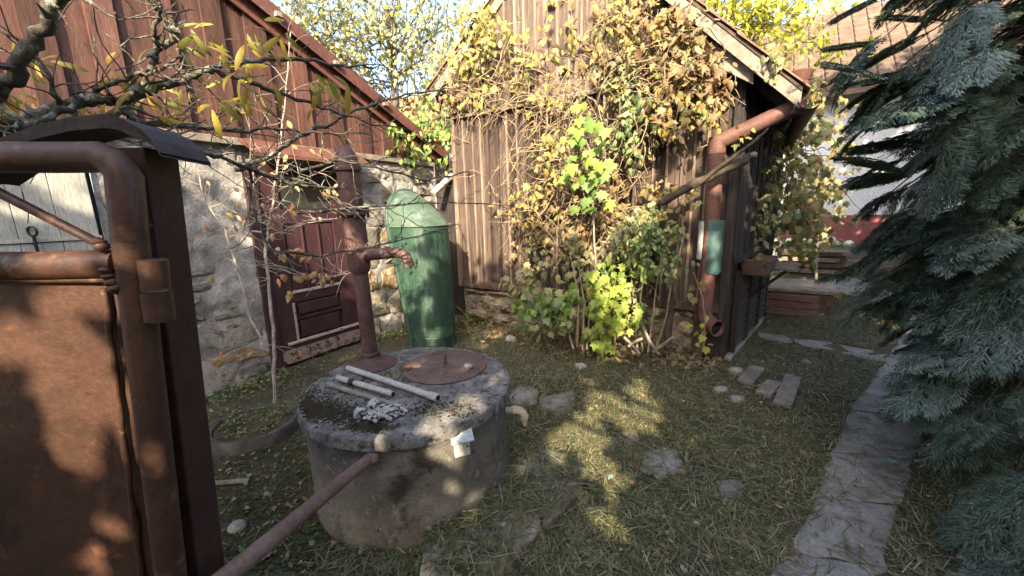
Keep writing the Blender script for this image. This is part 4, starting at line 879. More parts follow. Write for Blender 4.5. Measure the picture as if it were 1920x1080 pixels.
def raw_mesh(name, verts, tris, mat, org=V((0,0,0)), smooth=True):
    me = bpy.data.meshes.new(name); nv, nf = len(verts), len(tris)
    verts = verts-np.array(org)
    me.vertices.add(nv); me.vertices.foreach_set('co', verts.astype(np.float32).ravel())
    me.loops.add(nf*3); me.loops.foreach_set('vertex_index', tris.astype(np.int32).ravel())
    me.polygons.add(nf); me.polygons.foreach_set('loop_start', np.arange(0, nf*3, 3, dtype=np.int32))
    if smooth: me.polygons.foreach_set('use_smooth', np.ones(nf, dtype=bool))
    me.materials.append(mat); me.update(calc_edges=True); me.validate(); return me
def spread(bases, L, org):
    """L: list of (base, loc, Matrix3, scale) -> joined vertex and triangle arrays"""
    VV, FF = [], []; k = 0
    groups = {}
    for l in L: groups.setdefault(l[0], []).append(l)
    for bname, ls in groups.items():
        vs, fs = bases[bname]
        R_ = np.array([[list(r) for r in l[2]] for l in ls]); P_ = np.array([list(l[1]) for l in ls]); S_ = np.array([l[3] for l in ls], float)
        A = np.einsum('nij,vj->nvi', R_, vs)*S_[:, None, None]+P_[:, None, :]
        VV.append(A.reshape(-1, 3)); n, v = len(ls), len(vs)
        FF.append((fs[None]+(np.arange(n)*v)[:, None, None]).reshape(-1, 3)+k); k += n*v
    return np.concatenate(VV), np.concatenate(FF)
def foliage(name, L, mat, parent, bases=None, kind='stuff'):
    if not L: return
    v, f = spread(bases or LF, L, None); loc = WL[parent.name] if parent else V((0,0,0))
    o = link(name, raw_mesh(name, v, f, MAT[mat] if isinstance(mat, str) else mat, loc), loc, parent)
    if kind: o['kind'] = kind
    return o
def leaf_objs(parent, items):
    """items: (base, matname, loc, Matrix3, scale): every leaf an object sharing its mesh"""
    for b, mt, p, r, s in items: link('leaf', lm(b, mt), p, parent, r.to_quaternion(), s)
TOCAM = V((0, -1, .25))
def blob_leaves(blobs, place, size=(.07, .13), shapes=('grape', 'grape2', 'grape3'), facing=None, spread_=.8):
    out = []
    for (mt, u, v, su, sv, n, o0, o1) in blobs:
        ncl = max(2, n//9); cl = [(random.gauss(u, su*.85), random.gauss(v, sv*.85), U(o0, o1)) for _ in range(ncl)]
        for _ in range(n):
            cu, cvv, co = random.choice(cl)
            p = place(random.gauss(cu, 13), random.gauss(cvv, 13), co+U(-.06, .06))
            nn = (facing or (-E2*.8+Z*.5+V((-.1, 0, 0))))+rv(spread_); tip = V((U(-.7, .7), U(-.3, .3), -1))
            out.append((random.choice(shapes), mt, p, lrot(nn, tip), U(*size)))
    return out
def vine(t, leaves, nobj=300):
    leaves.sort(key=lambda l: -(l[4]/((l[2]-CAM).length)))
    top, rest = leaves[:nobj], leaves[nobj:]
    leaf_objs(t, top)
    by = {}
    for l in rest: by.setdefault(l[1], []).append((l[0], l[2], l[3], l[4]))
    for mt, L in by.items(): foliage('foliage', L, mt, t)
def wander(p, d, n, step, wob, grav=0, r0=.006, r1=.002):
    pts = [V(p)]; d = V(d).normalized()
    for _ in range(n):
        d = (d+rv(wob)+Z*grav).normalized(); pts.append(pts[-1]+d*step)
    return pts, [r0+(r1-r0)*i/n for i in range(n+1)]
# ------------------------------------------------------------------ vine on the barn front
bv_ = thing('grape_vine', 'golden brown autumn grape vine climbing the barn front', 'vine', barn_px(1105, 648, .3))
BL = [('vine_brown',1250,120,60,75,430,.06,.5), ('vine_gold',1190,70,55,50,160,.1,.45), ('vine_gold',1240,210,60,35,200,.08,.4), ('leaf_dusty',1170,170,45,45,150,.1,.4), ('leaf_dusty',1285,60,30,40,80,.1,.45),
      ('vine_gold',990,170,45,40,60,.05,.25), ('vine_yellow',955,110,25,35,45,.08,.3), ('vine_yellow',1045,70,25,30,14,.08,.25), ('vine_gold',880,130,25,40,160,.1,.4), ('vine_gold',895,50,22,25,130,.15,.4), ('vine_yellow',870,95,14,18,40,.2,.4), ('vine_brown',850,170,18,25,60,.1,.3), ('vine_yellow',925,28,14,18,22,.1,.3), ('vine_gold',1060,20,30,20,16,.06,.2),
      ('vine_yellow',990,200,16,16,25,.08,.2), ('vine_gold',1060,170,30,50,45,.05,.25), ('vine_brown',1110,110,22,60,35,.05,.25),
      ('leaf_mid',1175,235,28,45,90,.25,.5), ('vine_gold',1040,320,30,45,140,.15,.45), ('vine_gold',995,400,22,50,110,.15,.4), ('vine_brown',1115,400,60,45,200,.1,.4),
      ('leaf_dusty',1180,430,55,35,160,.25,.55), ('vine_gold',1215,390,32,32,80,.2,.5), ('vine_gold',1315,215,10,22,30,.2,.35), ('leaf_dusty',1105,470,55,28,110,.3,.6), ('vine_brown',985,455,22,38,50,.1,.3), ('leaf_dusty',1195,520,28,22,35,.3,.6), ('vine_brown',1100,300,50,60,120,.06,.2),
      ('vine_brown',1320,150,25,40,110,.1,.4), ('vine_gold',1160,20,45,25,60,.1,.4), ('vine_brown',1290,30,18,25,60,.2,.4), ('vine_gold',1320,100,16,25,40,.15,.3), ('leaf_dusty',1455,120,18,10,22,.25,.4), ('leaf_dusty',1060,500,40,30,70,.25,.5)]
vine(bv_, blob_leaves(BL, barn_px, (.035, .1), ('grape', 'grape2', 'grape3', 'grape3', 'oval2', 'curl')), 300)
def pxline(L, place): return [place(*p) for p in L]
def stem(t, name, L, r0, r1, mat, place=barn_px, n=8):
    p = pxline(L, place); q = []
    for i in range(len(p)-1):
        for k in range(4): q.append(p[i].lerp(p[i+1], k/4)+rv(.4*r0 if 0 < i else 0))
    q.append(p[-1]); m_ = len(q)-1
    return MB().tube(q, [r0+(r1-r0)*i/m_ for i in range(m_+1)], n).build(name, MAT[mat], t, smooth=True)
stem(bv_, 'stem', [(1242,378,.35),(1290,350,.38),(1345,324,.36),(1390,305,.3),(1415,290,.1)], .042, .03, 'vine_wood')
stem(bv_, 'stem', [(1300,352,.4),(1335,325,.42),(1380,290,.4),(1420,262,.4),(1440,240,.4)], .02, .01, 'vine_wood')
stem(bv_, 'stem', [(1110,655,.4),(1098,560,.35),(1090,470,.25),(1108,360,.15),(1100,250,.1),(1140,120,.1)], .035, .015, 'vine_wood')
stem(bv_, 'stem', [(1250,650,.3),(1258,560,.28),(1240,470,.25),(1246,378,.33)], .04, .035, 'vine_wood')
stem(bv_, 'stem', [(1225,660,.45),(1200,560,.4),(1180,470,.3),(1190,330,.2),(1230,180,.2)], .022, .01, 'vine_wood')
t = MB()
for _ in range(900):
    u, v = random.choice(((1240,130),(1180,200),(1050,200),(1100,330),(1020,380),(1150,430),(960,150),(1270,80),(1060,280),(880,140),(1180,90)))
    p = barn_px(random.gauss(u, 45), random.gauss(v, 50), U(.06, .35)); pts, rr = wander(p, V((U(-1, 1), U(-.3, .3), U(-1, .6))), random.randint(5, 9), U(.04, .08), .45, -.1, U(.003, .008), .002)
    t.tube(pts, rr, 4, caps=False)
tag(t.build('tendrils', MAT['dry_stem'], bv_, smooth=True), kind='stuff')
# maple-leaved seedling in front of the vine
ms = thing('maple_sapling', 'bright green maple sapling rising in front of the barn vine', 'sapling', barn_px(1120, 640, .55))
MLV = [(1080,205),(1095,235),(1065,245),(1110,225),(1120,255),(1085,270),(1105,285),(1070,300),(1125,300),(1100,320),(1135,330),(1085,340),(1115,350),(1145,300),(1060,320),(1110,380),(1130,365),(1090,395)]
leaf_objs(ms, [('grape', 'leaf_bright' if i % 4 == 0 else 'leaf_green', barn_px(u+U(-18, 18), v+U(-14, 14), U(.5, .7)), lrot(-E2+Z*.6+rv(.5), V((U(-.5, .5), 0, -1))), U(.07, .14)) for i, (u, v) in enumerate(MLV*3)])
stem(ms, 'stem', [(1120,645,.55),(1117,520,.55),(1112,380,.55),(1105,280,.55),(1082,215,.55)], .013, .004, 'twig')
for (u, v) in MLV[::2]: stem(ms, 'twig', [(1110, v+55, .55), ((1110+u)/2, v+22, .57), (u, v+4, .6)], .005, .002, 'twig', n=5)
# ------------------------------------------------------------------ vine hanging at the barn's right corner
cvn = thing('hanging_vine', 'dusty green and yellow vine hanging from the barn eave at right', 'vine', SD(.5, 2.4, .4))
def cplace(u, v, o): return at(u, v, 4.15+o*2.2)
CL = [('leaf_dusty',1440,330,35,50,150,.0,.5), ('leaf_dusty',1500,300,40,60,260,.1,.7), ('vine_gold',1510,400,35,40,120,.1,.7), ('vine_gold',1480,260,35,35,90,.1,.5), ('leaf_dusty',1420,400,25,35,90,0,.3), ('vine_gold',1545,280,30,60,130,.3,.9), ('leaf_dusty',1550,380,30,50,130,.3,.9), ('vine_gold',1500,190,35,25,90,.1,.5), ('leaf_mid',1470,400,35,35,90,.1,.6), ('vine_gold',1520,330,25,50,90,.2,.8), ('leaf_dusty',1470,450,25,30,60,.2,.6), ('vine_yellow',1500,370,40,60,40,.1,.6), ('vine_gold',1440,200,30,25,60,0,.3), ('leaf_dusty',1420,130,25,20,35,.0,.2), ('vine_gold',1470,100,20,15,30,.1,.3)]
vine(cvn, blob_leaves(CL, cplace, (.05, .115), facing=V((-.2, -.9, .5))), 200)
t = MB()
for _ in range(90):
    p = cplace(random.gauss(1460, 40), random.gauss(280, 90), U(.05, .6)); pts, rr = wander(p, V((U(-1, 1), U(-.5, .5), U(-1.2, .2))), random.randint(6, 12), U(.05, .09), .4, -.12, U(.004, .008), .002); t.tube(pts, rr, 4, caps=False)
tag(t.build('tendrils', MAT['dry_stem'], cvn, smooth=True), kind='stuff')
stem(cvn, 'stem', [(1405,290,.0),(1440,250,.0),(1470,215,.05),(1500,160,.1)], .03, .015, 'vine_wood', cplace)
stem(cvn, 'stem', [(1432,540,.45),(1425,420,.3),(1420,330,.15),(1440,250,.0)], .022, .014, 'vine_wood', cplace)
# ------------------------------------------------------------------ shrubs at the barn foot
def shrub(name, label, blobs, place, size, stems, shapes=('grape', 'grape2'), nobj=120, smat='dry_stem', cat='shrub', face=None):
    t = thing(name, label, cat, place(*stems[0][0]))
    vine(t, blob_leaves(blobs, place, size, shapes, face), nobj)
    for L in stems: stem(t, 'stem', L, .011, .004, smat, place, 6)
    return t
shrub('currant_bush', 'sunlit yellow green bush at the foot of the barn vine', [('leaf_bright',1145,545,18,30,75,.55,.8), ('leaf_bright',1150,600,18,22,60,.6,.85), ('leaf_green',1140,510,18,18,25,.5,.7), ('leaf_bright',1130,630,14,8,20,.7,.85)], barn_px, (.07, .12),
      [[(1142,655,.65),(1138,600,.65),(1140,530,.65)], [(1150,655,.65),(1160,590,.65),(1170,540,.68)], [(1135,655,.65),(1120,600,.68),(1115,560,.7)]])
shrub('currant_bush', 'leafy dark green bush left of the sunlit one, below the vine', [('leaf_green',1020,575,28,14,55,.5,.8), ('leaf_mid',1040,590,28,14,60,.5,.8), ('leaf_mid',990,560,22,12,35,.5,.75), ('leaf_green',1065,570,16,14,30,.55,.8), ('leaf_dusty',1000,520,25,18,35,.4,.6)], barn_px, (.07, .12),
      [[(1075,655,.75),(1060,600,.7),(1030,560,.65)], [(1082,650,.75),(1085,560,.7),(1070,480,.5)], [(1100,655,.75),(1108,560,.7),(1112,480,.55)], [(1092,655,.75),(1095,570,.72),(1085,500,.6)]])
shrub('rose_bush', 'grey green small leaved bush right of the sunlit one', [('leaf_mid',1215,440,24,28,140,.5,.75), ('leaf_mid',1235,490,22,24,110,.5,.75), ('leaf_green',1200,480,18,22,60,.5,.7), ('leaf_mid',1195,580,18,20,40,.55,.75)], barn_px, (.04, .065),
      [[(1205,660,.6),(1200,580,.6),(1210,470,.6)], [(1215,660,.6),(1225,580,.6),(1240,480,.6)], [(1230,655,.6),(1250,590,.6),(1262,500,.6)], [(1195,655,.6),(1188,560,.6),(1180,480,.6)], [(1260,530,.6),(1283,440,.62),(1278,410,.62)]], ('oval', 'oval2'))
# crossed sticks leaning at the bush foot
for (a, b, lb) in (((1170,632),(1200,664),'left one of two crossed sticks at the bush foot'), ((1205,634),(1178,650),'right one of two crossed sticks at the bush foot'), ((1225,660),(1262,632),'single stick leaning right of the crossed pair'), ((1235,664),(1205,612),'longest stick leaning across the bush foot')):
    p, q = barn_px(*a, .75), barn_px(*b, .8); s_ = thing('garden_stick', lb, 'stick', p, 'sticks at the bush foot'); MB().tube([p, p.lerp(q, .5)+rv(.01), q], .014, 6).build('shaft', MAT['grey_wood'], s_, smooth=True)
# yellowing bindweed by the downspout foot
shrub('vine_shoot', 'thin yellow leaved vine shoot below the downspout mouth', [('vine_yellow',1318,605,4,6,4,.3,.35), ('vine_yellow',1322,635,4,8,5,.3,.35), ('leaf_dusty',1300,545,8,12,6,.25,.3)], barn_px, (.055, .09), [[(1318,660,.32),(1322,600,.32),(1318,560,.3),(1300,510,.28)]], nobj=30, cat='vine')
# iris / day lily clump by the tub
ir = thing('lily_clump', 'clump of arching strap leaves right of the green tub', 'plant', gp(905, 600))
it = []
for _ in range(90):
    p = gp(random.gauss(905, 26), U(572, 612)); an = U(0, 2*pi); up_ = V((cos(an)*.6, sin(an)*.6, U(.5, 1.3)))
    it.append(('lance2', 'iris', p, lrot(V((cos(an), sin(an), 0))*-1+Z*.7, up_), U(.2, .42)))
for _ in range(26):
    p = gp(random.gauss(878, 6), U(560, 580)); up_ = V((U(-.3, .3), U(-.3, .3), 1.2)); it.append(('lance', 'iris', p, lrot(V((U(-1, 1), -1, .2)), up_), U(.35, .6)))
LF['lance2'] = lance(5, .05, .9, .2); LF['lance'] = lance(5, .045, .3, .2)
leaf_objs(ir, it)
LF['lance'] = lance(6, .1, .6); LF['lance2'] = lance(6, .095, 1.1); LM.clear()
# leafy climber over the shed's lower eave
ec = thing('eave_climber', 'fresh green climber spilling over the red shed eave', 'climber', shed_px(800, 330, .2))
EL = [('leaf_green',800,255,28,20,130,.0,.35), ('leaf_green',830,215,20,40,150,-.4,.1), ('apple',780,220,30,25,90,-.5,0), ('leaf_green',825,300,10,10,20,.1,.3), ('leaf_green',740,250,14,6,14,.15,.3), ('apple',840,150,20,30,80,-.5,.0)]
vine(ec, blob_leaves(EL, shed_px, (.07, .12), ('oval', 'oval2')), 200)
stem(ec, 'stem', [(845,330,-.05),(835,280,.05),(810,250,.15),(760,255,.2)], .012, .005, 'twig', shed_px); stem(ec, 'stem', [(845,330,-.1),(838,240,-.1),(835,150,-.2)], .014, .006, 'twig', shed_px)
# ------------------------------------------------------------------ trees behind
def tree(name, label, base, h, crown_c, crown_r, nleaf, lsize, mat, seed, group=None, shapes=('oval', 'oval2'), trunk_r=.1, nb=26, depth_twigs=3, clumps=90, bmat='bark', keep=None):
    random.seed(seed); t = thing(name, label, 'tree', base, group); base = V(base); c = V(crown_c)
    b = MB(); tips = []
    top = c+Z*crown_r[2]*.6
    q = [base-Z*.2]+[base.lerp(top, i/6)+rv(.06) for i in range(1, 7)]; b.tube(q, [trunk_r*(1-.12*i) for i in range(7)], 9); b.build('trunk', MAT[bmat], t, smooth=True)
    br = MB()
    for i in range(nb):
        k = U(.25, .98); p = base.lerp(top, k); an = U(0, 2*pi); el = U(.1, 1.1)
        tgt = c+V((cos(an)*cos(el)*crown_r[0], sin(an)*cos(el)*crown_r[1], (sin(el)*1.2-.45)*crown_r[2]))*U(.7, 1.0)
        m_ = 6; pts = [p.lerp(tgt, j/m_)+rv(.1)*(j > 0)+Z*.15*sin(pi*j/m_) for j in range(m_+1)]
        br.tube(pts, [.035*trunk_r*10*(1-.85*j/m_)*.35+.004 for j in range(m_+1)], 5, caps=False)
        for j in range(2, m_+1):
            for _ in range(depth_twigs):
                tp_, rr = wander(pts[j], (tgt-p).normalized()+rv(.9)+Z*.3, random.randint(4, 7), U(.1, .16), .35, .02, .008, .003); br.tube(tp_, rr, 4, caps=False); tips += tp_[1:]
    tag(br.build('branches', MAT[bmat], t, smooth=True), kind='stuff')
    L = []
    while len(L) < nleaf:
        p = random.choice(tips)+rv(.16)
        if keep and not keep(p): nleaf -= 1; continue
        L.append((random.choice(shapes), p, lrot(rv(.8)+Z*.4+V((0, -.5, 0)), rv(1)+Z*-.6), U(*lsize)))
    foliage('crown', L, mat, t)
    return t
tree('apple_tree', 'old apple tree with thinning yellow green leaves behind the shed', (-2.3, 8.6, .2), 5, (-2.3, 8.6, 4.2), (2.6, 1.6, 2.3), 3800, (.07, .12), 'apple', 41, trunk_r=.14, nb=40)
tree('apple_tree', 'apple tree nearest the shed roof with bare curling twigs', (-4.6, 8.0, .2), 5, (-4.4, 8.0, 4.6), (1.9, 1.5, 2.2), 2400, (.07, .12), 'apple', 43, trunk_r=.12, nb=34)
tree('walnut_tree', 'bright yellow leaved tree rising behind the barn roof', (5.2, 10.5, .5), 6, (5.0, 10.5, 5.3), (2.9, 2, 2.4), 5200, (.1, .17), 'yellow_tree', 47, trunk_r=.16, nb=44)
tree('plum_tree', 'yellow tree just left of the barn gable', (-.9, 10.8, .4), 5, (-.6, 10.8, 4.0), (1.8, 1.5, 2.1), 2600, (.08, .14), 'apple', 51, trunk_r=.12, nb=30)
tree('birch_tree', 'pale yellow tree behind the white house ridge', (13.5, 15, .5), 7, (13, 15, 6.5), (3.5, 2.5, 3), 3600, (.16, .26), 'yellow_tree', 53, trunk_r=.16, nb=36)
# ------------------------------------------------------------------ fruit tree at the left edge
random.seed(99)
ft = thing('peach_tree', 'lichen covered peach tree reaching over the gate from the left', 'tree', at(-150, 1000, 1.25))
LIMBS = [ # (thickness start, end, [(u,v,depth)])
 ('trunk', .06, .035, [(-170,1100,1.2),(-150,700,1.2),(-110,430,1.15),(-60,300,1.1)]),
 ('limb', .024, .013, [(-60,300,1.1),(0,246,1.05),(60,226,1.04),(115,205,1.05),(160,186,1.06),(225,194,1.08)]),
 ('limb', .012, .004, [(225,194,1.08),(300,166,1.12),(355,146,1.16),(420,116,1.2),(520,112,1.32),(640,120,1.5),(700,128,1.6)]),
 ('limb', .011, .005, [(228,194,1.08),(252,168,1.07),(275,135,1.06),(300,92,1.05),(332,58,1.04),(322,38,1.03),(290,18,1.02),(270,-20,1.0)]),
 ('limb', .017, .014, [(-60,300,1.1),(-20,185,.95),(30,135,.92),(72,65,.9),(112,-15,.88),(130,-60,.85)]),
 ('limb', .008, .003, [(160,186,1.06),(105,215,1.0),(60,232,.95),(0,236,.9)]),
 ('limb', .008, .003, [(235,200,1.08),(265,235,1.12),(320,268,1.2),(400,292,1.3),(480,318,1.45),(560,348,1.55),(650,352,1.65)]),
 ('limb', .008, .003, [(225,205,1.08),(160,240,1.0),(60,258,.95),(-20,262,.92)]),
 ('limb', .007, .002, [(440,320,1.5),(500,292,1.5),(560,258,1.55),(640,220,1.6),(700,195,1.65),(760,178,1.7),(835,165,1.8)]),
 ('limb', .007, .002, [(390,130,1.18),(450,150,1.25),(520,170,1.35),(600,200,1.5),(680,226,1.6),(750,240,1.7)]),
 ('limb', .006, .002, [(250,230,1.1),(330,238,1.2),(420,244,1.3),(520,243,1.4),(600,250,1.5),(695,252,1.6)]),
 ('limb', .005, .002, [(60,245,.98),(150,252,1.0),(260,262,1.05),(340,250,1.15)]),
 ('limb', .005, .002, [(300,92,1.05),(292,60,1.0),(300,20,.98),(305,-20,.97)]),
 ('limb', .005, .002, [(110,205,1.04),(95,150,1.0),(60,90,.98),(-10,50,.95)]),
 ('limb', .005, .002, [(160,186,1.06),(220,150,1.05),(290,132,1.05),(340,105,1.08)]),
 ('limb', .005, .002, [(430,300,1.4),(500,330,1.5),(590,345,1.6),(640,380,1.65),(700,400,1.75)]),
 ('limb', .004, .002, [(470,310,1.45),(470,380,1.5),(500,460,1.55),(560,500,1.6)]),
 ('limb', .005, .002, [(560,320,1.5),(640,300,1.6),(720,318,1.7),(800,338,1.8),(880,322,1.9)]),
 ('limb', .004, .0015, [(560,400,1.6),(640,392,1.7),(740,384,1.8),(840,380,1.9),(950,385,2.0)]),
 ('limb', .004, .0015, [(500,470,1.6),(600,480,1.7),(700,462,1.8),(790,440,1.9),(860,420,2.0)]),
]
tw_ = MB(); tipz = []
for nm, r0, r1, L in LIMBS:
    p = [at(*x) for x in L]; q = []
    for i in range(len(p)-1):
        for k in range(5): q.append(p[i].lerp(p[i+1], k/5)+rv(min(.009, r0*1.2)))
    q.append(p[-1]); m_ = len(q)-1
    rr = [(r0+(r1-r0)*i/m_)*(1+.25*random.random())*(1.25 if r0 < .01 else .9) for i in range(m_+1)]
    MB().tube(q, rr, 7).build(nm, MAT['bark'], ft, smooth=True)
    if nm == 'limb':
        for i in range(1, m_+1):
            if random.random() < (.8 if r0 < .01 else .3):
                d = (q[i]-q[i-1]).normalized()+rv(.9); pts, r_ = wander(q[i], d, random.randint(3, 8), U(.016, .035), .3, .0, max(.0022, r1*.75), .0012); tw_.tube(pts, r_, 4, caps=False); tipz.append(pts[-1])
                if random.random() < .4:
                    pts2, r_ = wander(pts[len(pts)//2], d+rv(.8), random.randint(3, 6), U(.012, .025), .35, 0, .0019, .0011); tw_.tube(pts2, r_, 4, caps=False); tipz.append(pts2[-1])
tag(tw_.build('twigs', MAT['bark'], ft, smooth=True), kind='stuff')
PL = [(370,45,8),(385,75,10),(350,100,8),(465,75,8),(505,85,8),(530,70,6),(440,140,8),(410,190,10),(425,205,6),(455,165,6),(500,180,5),(600,150,8),(615,175,10),(630,160,5),(20,100,12),(70,125,10),(40,180,10),(10,200,8),(230,130,8),(250,145,6),(290,160,8),(320,200,10),(300,215,8),(310,185,6),(170,205,6),(150,190,5),(410,100,5),(460,110,5),(345,165,6)]
it = []
for (u, v, n_) in PL:
    for _ in range(max(4, int(n_*.7))):
        p = at(u+random.gauss(0, 14), v+random.gauss(0, 12), U(1.0, 1.3)); it.append((random.choice(('lance', 'lance2')), 'peach', p, lrot(V((U(-1.2, 1.2), -1, U(-.4, 1.2))), V((U(-1.2, 1.2), U(-.6, .6), U(-1.1, .15)))), U(.04, .085)))
leaf_objs(ft, it)
# thin sapling in front of the wall
sg = gp(516, 752)
sap = thing('bare_sapling', 'thin pale bare sapling growing against the stone wall', 'sapling', sg)
def sat(u, v, o=0): return at(u, v, 2.75+o)
def sap_stem(L, r0, r1):
    p = [sat(*x) for x in L]; q = []
    for i in range(len(p)-1):
        for k in range(4): q.append(p[i].lerp(p[i+1], k/4)+rv(.006))
    q.append(p[-1]); m_ = len(q)-1; MB().tube(q, [r0+(r1-r0)*i/m_ for i in range(m_+1)], 6).build('stem', MAT['twig'], sap, smooth=True); return q
Q = sap_stem([(516,756),(514,640),(504,540),(497,470),(505,420),(518,330),(528,250),(538,160),(545,60)], .013, .004)
Q += sap_stem([(505,660),(470,600),(445,500),(420,430),(385,375),(372,320)], .01, .003)
Q += sap_stem([(498,470),(485,400),(470,300),(466,220)], .007, .002); Q += sap_stem([(512,440),(560,420),(630,410),(690,395)], .005, .002); Q += sap_stem([(500,500),(560,515),(620,520),(660,510)], .004, .0015); Q += sap_stem([(518,360),(580,330),(650,300)], .005, .002); Q += sap_stem([(430,450),(470,420),(520,390),(560,330)], .004, .0015)
tw_ = MB(); it = []
for p in Q[8:]:
    for _ in range(2):
        if random.random() < .7:
            pts, r_ = wander(p, V((U(-1, 1), U(-.7, .3), U(-.4, .9))), random.randint(3, 7), U(.03, .06), .3, 0, .003, .0012); tw_.tube(pts, r_, 4, caps=False)
            if random.random() < .25: it.append(('oval2', 'rose_leaf', pts[-1], lrot(V((U(-.6, .6), -1, U(0, .6))), V((U(-1, 1), 0, -.7))), U(.035, .06)))
tag(tw_.build('twigs', MAT['twig'], sap, smooth=True), kind='stuff')
for (u, v) in ((530,520),(560,515),(585,512),(600,525),(545,545),(525,470),(540,470),(570,470),(610,355),(640,345),(560,345)):
    for _ in range(3): it.append(('oval2', 'rose_leaf', sat(u+U(-12, 12), v+U(-8, 8), U(-.1, .1)), lrot(V((U(-.6, .6), -1, U(0, .6))), V((U(-1, 1), 0, -.7))), U(.04, .07)))
leaf_objs(sap, it)
# ------------------------------------------------------------------ cypress at the right
random.seed(77)
def frond(seed, n2=15, a2=40, droop=.22):
    random.seed(seed); vs, fs = [], []
    def strip(p, d, ln, wd, z0, curl=0):
        nx, ny = -d[1], d[0]; k = len(vs); zb = z0; m_ = (p[0]+d[0]*ln*.5, p[1]+d[1]*ln*.5)
        e = (p[0]+d[0]*ln, p[1]+d[1]*ln)
        vs.extend([(p[0]-nx*wd*.5, p[1]-ny*wd*.5, zb), (p[0]+nx*wd*.5, p[1]+ny*wd*.5, zb), (m_[0]+nx*wd*.62, m_[1]+ny*wd*.62, zb+.006), (m_[0]-nx*wd*.62, m_[1]-ny*wd*.62, zb-.004), (e[0], e[1], zb-.01)])
        fs.extend([(k, k+1, k+2), (k, k+2, k+3), (k+3, k+2, k+4)])
    def rot(d, a): return (d[0]*cos(a)-d[1]*sin(a), d[0]*sin(a)+d[1]*cos(a))
    axis = [(.035*sin(5*k/10+seed)*k/10, k/10) for k in range(11)]
    for k in range(10):
        d_ = (axis[k+1][0]-axis[k][0], axis[k+1][1]-axis[k][1]); l_ = sqrt(d_[0]**2+d_[1]**2); strip(axis[k], (d_[0]/l_, d_[1]/l_), l_*1.15, .02-.001*k, 0)
    def ax_(t): k = min(9, int(t*10)); f_ = t*10-k; return (axis[k][0]+(axis[k+1][0]-axis[k][0])*f_, t)
    for i in range(n2):
        for s in (-1, 1):
            t = .05+.92*(i+(.5 if s > 0 else 0)+U(-.2, .2))/n2; t = max(.02, min(.98, t)); ln = (.52*(1-t)**.75+.1)*U(.6, 1.2); d2 = rot((0, 1), s*radians(a2+U(-9, 9)-10*t)); p = ax_(t)
            z0 = U(-.04, .04); bend = -s*U(.1, .5); n3 = max(3, int(ln/.042)); pp = p; dd = d2
            for j in range(n3):
                dd = rot(dd, bend/n3); st = ln/n3; strip(pp, dd, st*1.2, .0135-.004*j/n3, z0); pp = (pp[0]+dd[0]*st, pp[1]+dd[1]*st)
                q = j/n3; l3 = (.17*(1-q)**.6+.04)*U(.55, 1.2)*(.55+ln)
                for s4 in (1, -1):
                    if random.random() < .12: continue
                    d3 = rot(dd, s4*radians(30+U(-10, 10))); strip(pp, d3, l3, .0115, z0+U(-.012, .012))
                    if l3 > .08: strip((pp[0]+d3[0]*l3*.4, pp[1]+d3[1]*l3*.4), rot(d3, s4*radians(28)), l3*.5, .0095, z0+U(-.012, .012)); strip((pp[0]+d3[0]*l3*.55, pp[1]+d3[1]*l3*.55), rot(d3, -s4*radians(26)), l3*.42, .0095, z0+U(-.012, .012))
    v = np.array(vs); v[:, 2] += -droop*v[:, 1]**2-.12*np.abs(v[:, 0]); return v, np.array(fs)
FR = {'f%d' % i: frond(100+i, 9+i % 3*2, 27+2.5*i, .1+.08*i) for i in range(6)}
FM = {}
for k, (v, f) in FR.items():
    for mt in ('cypress', 'cypress_blue'): FM[(k, mt)] = raw_mesh('spray', v, f, MAT[mt])
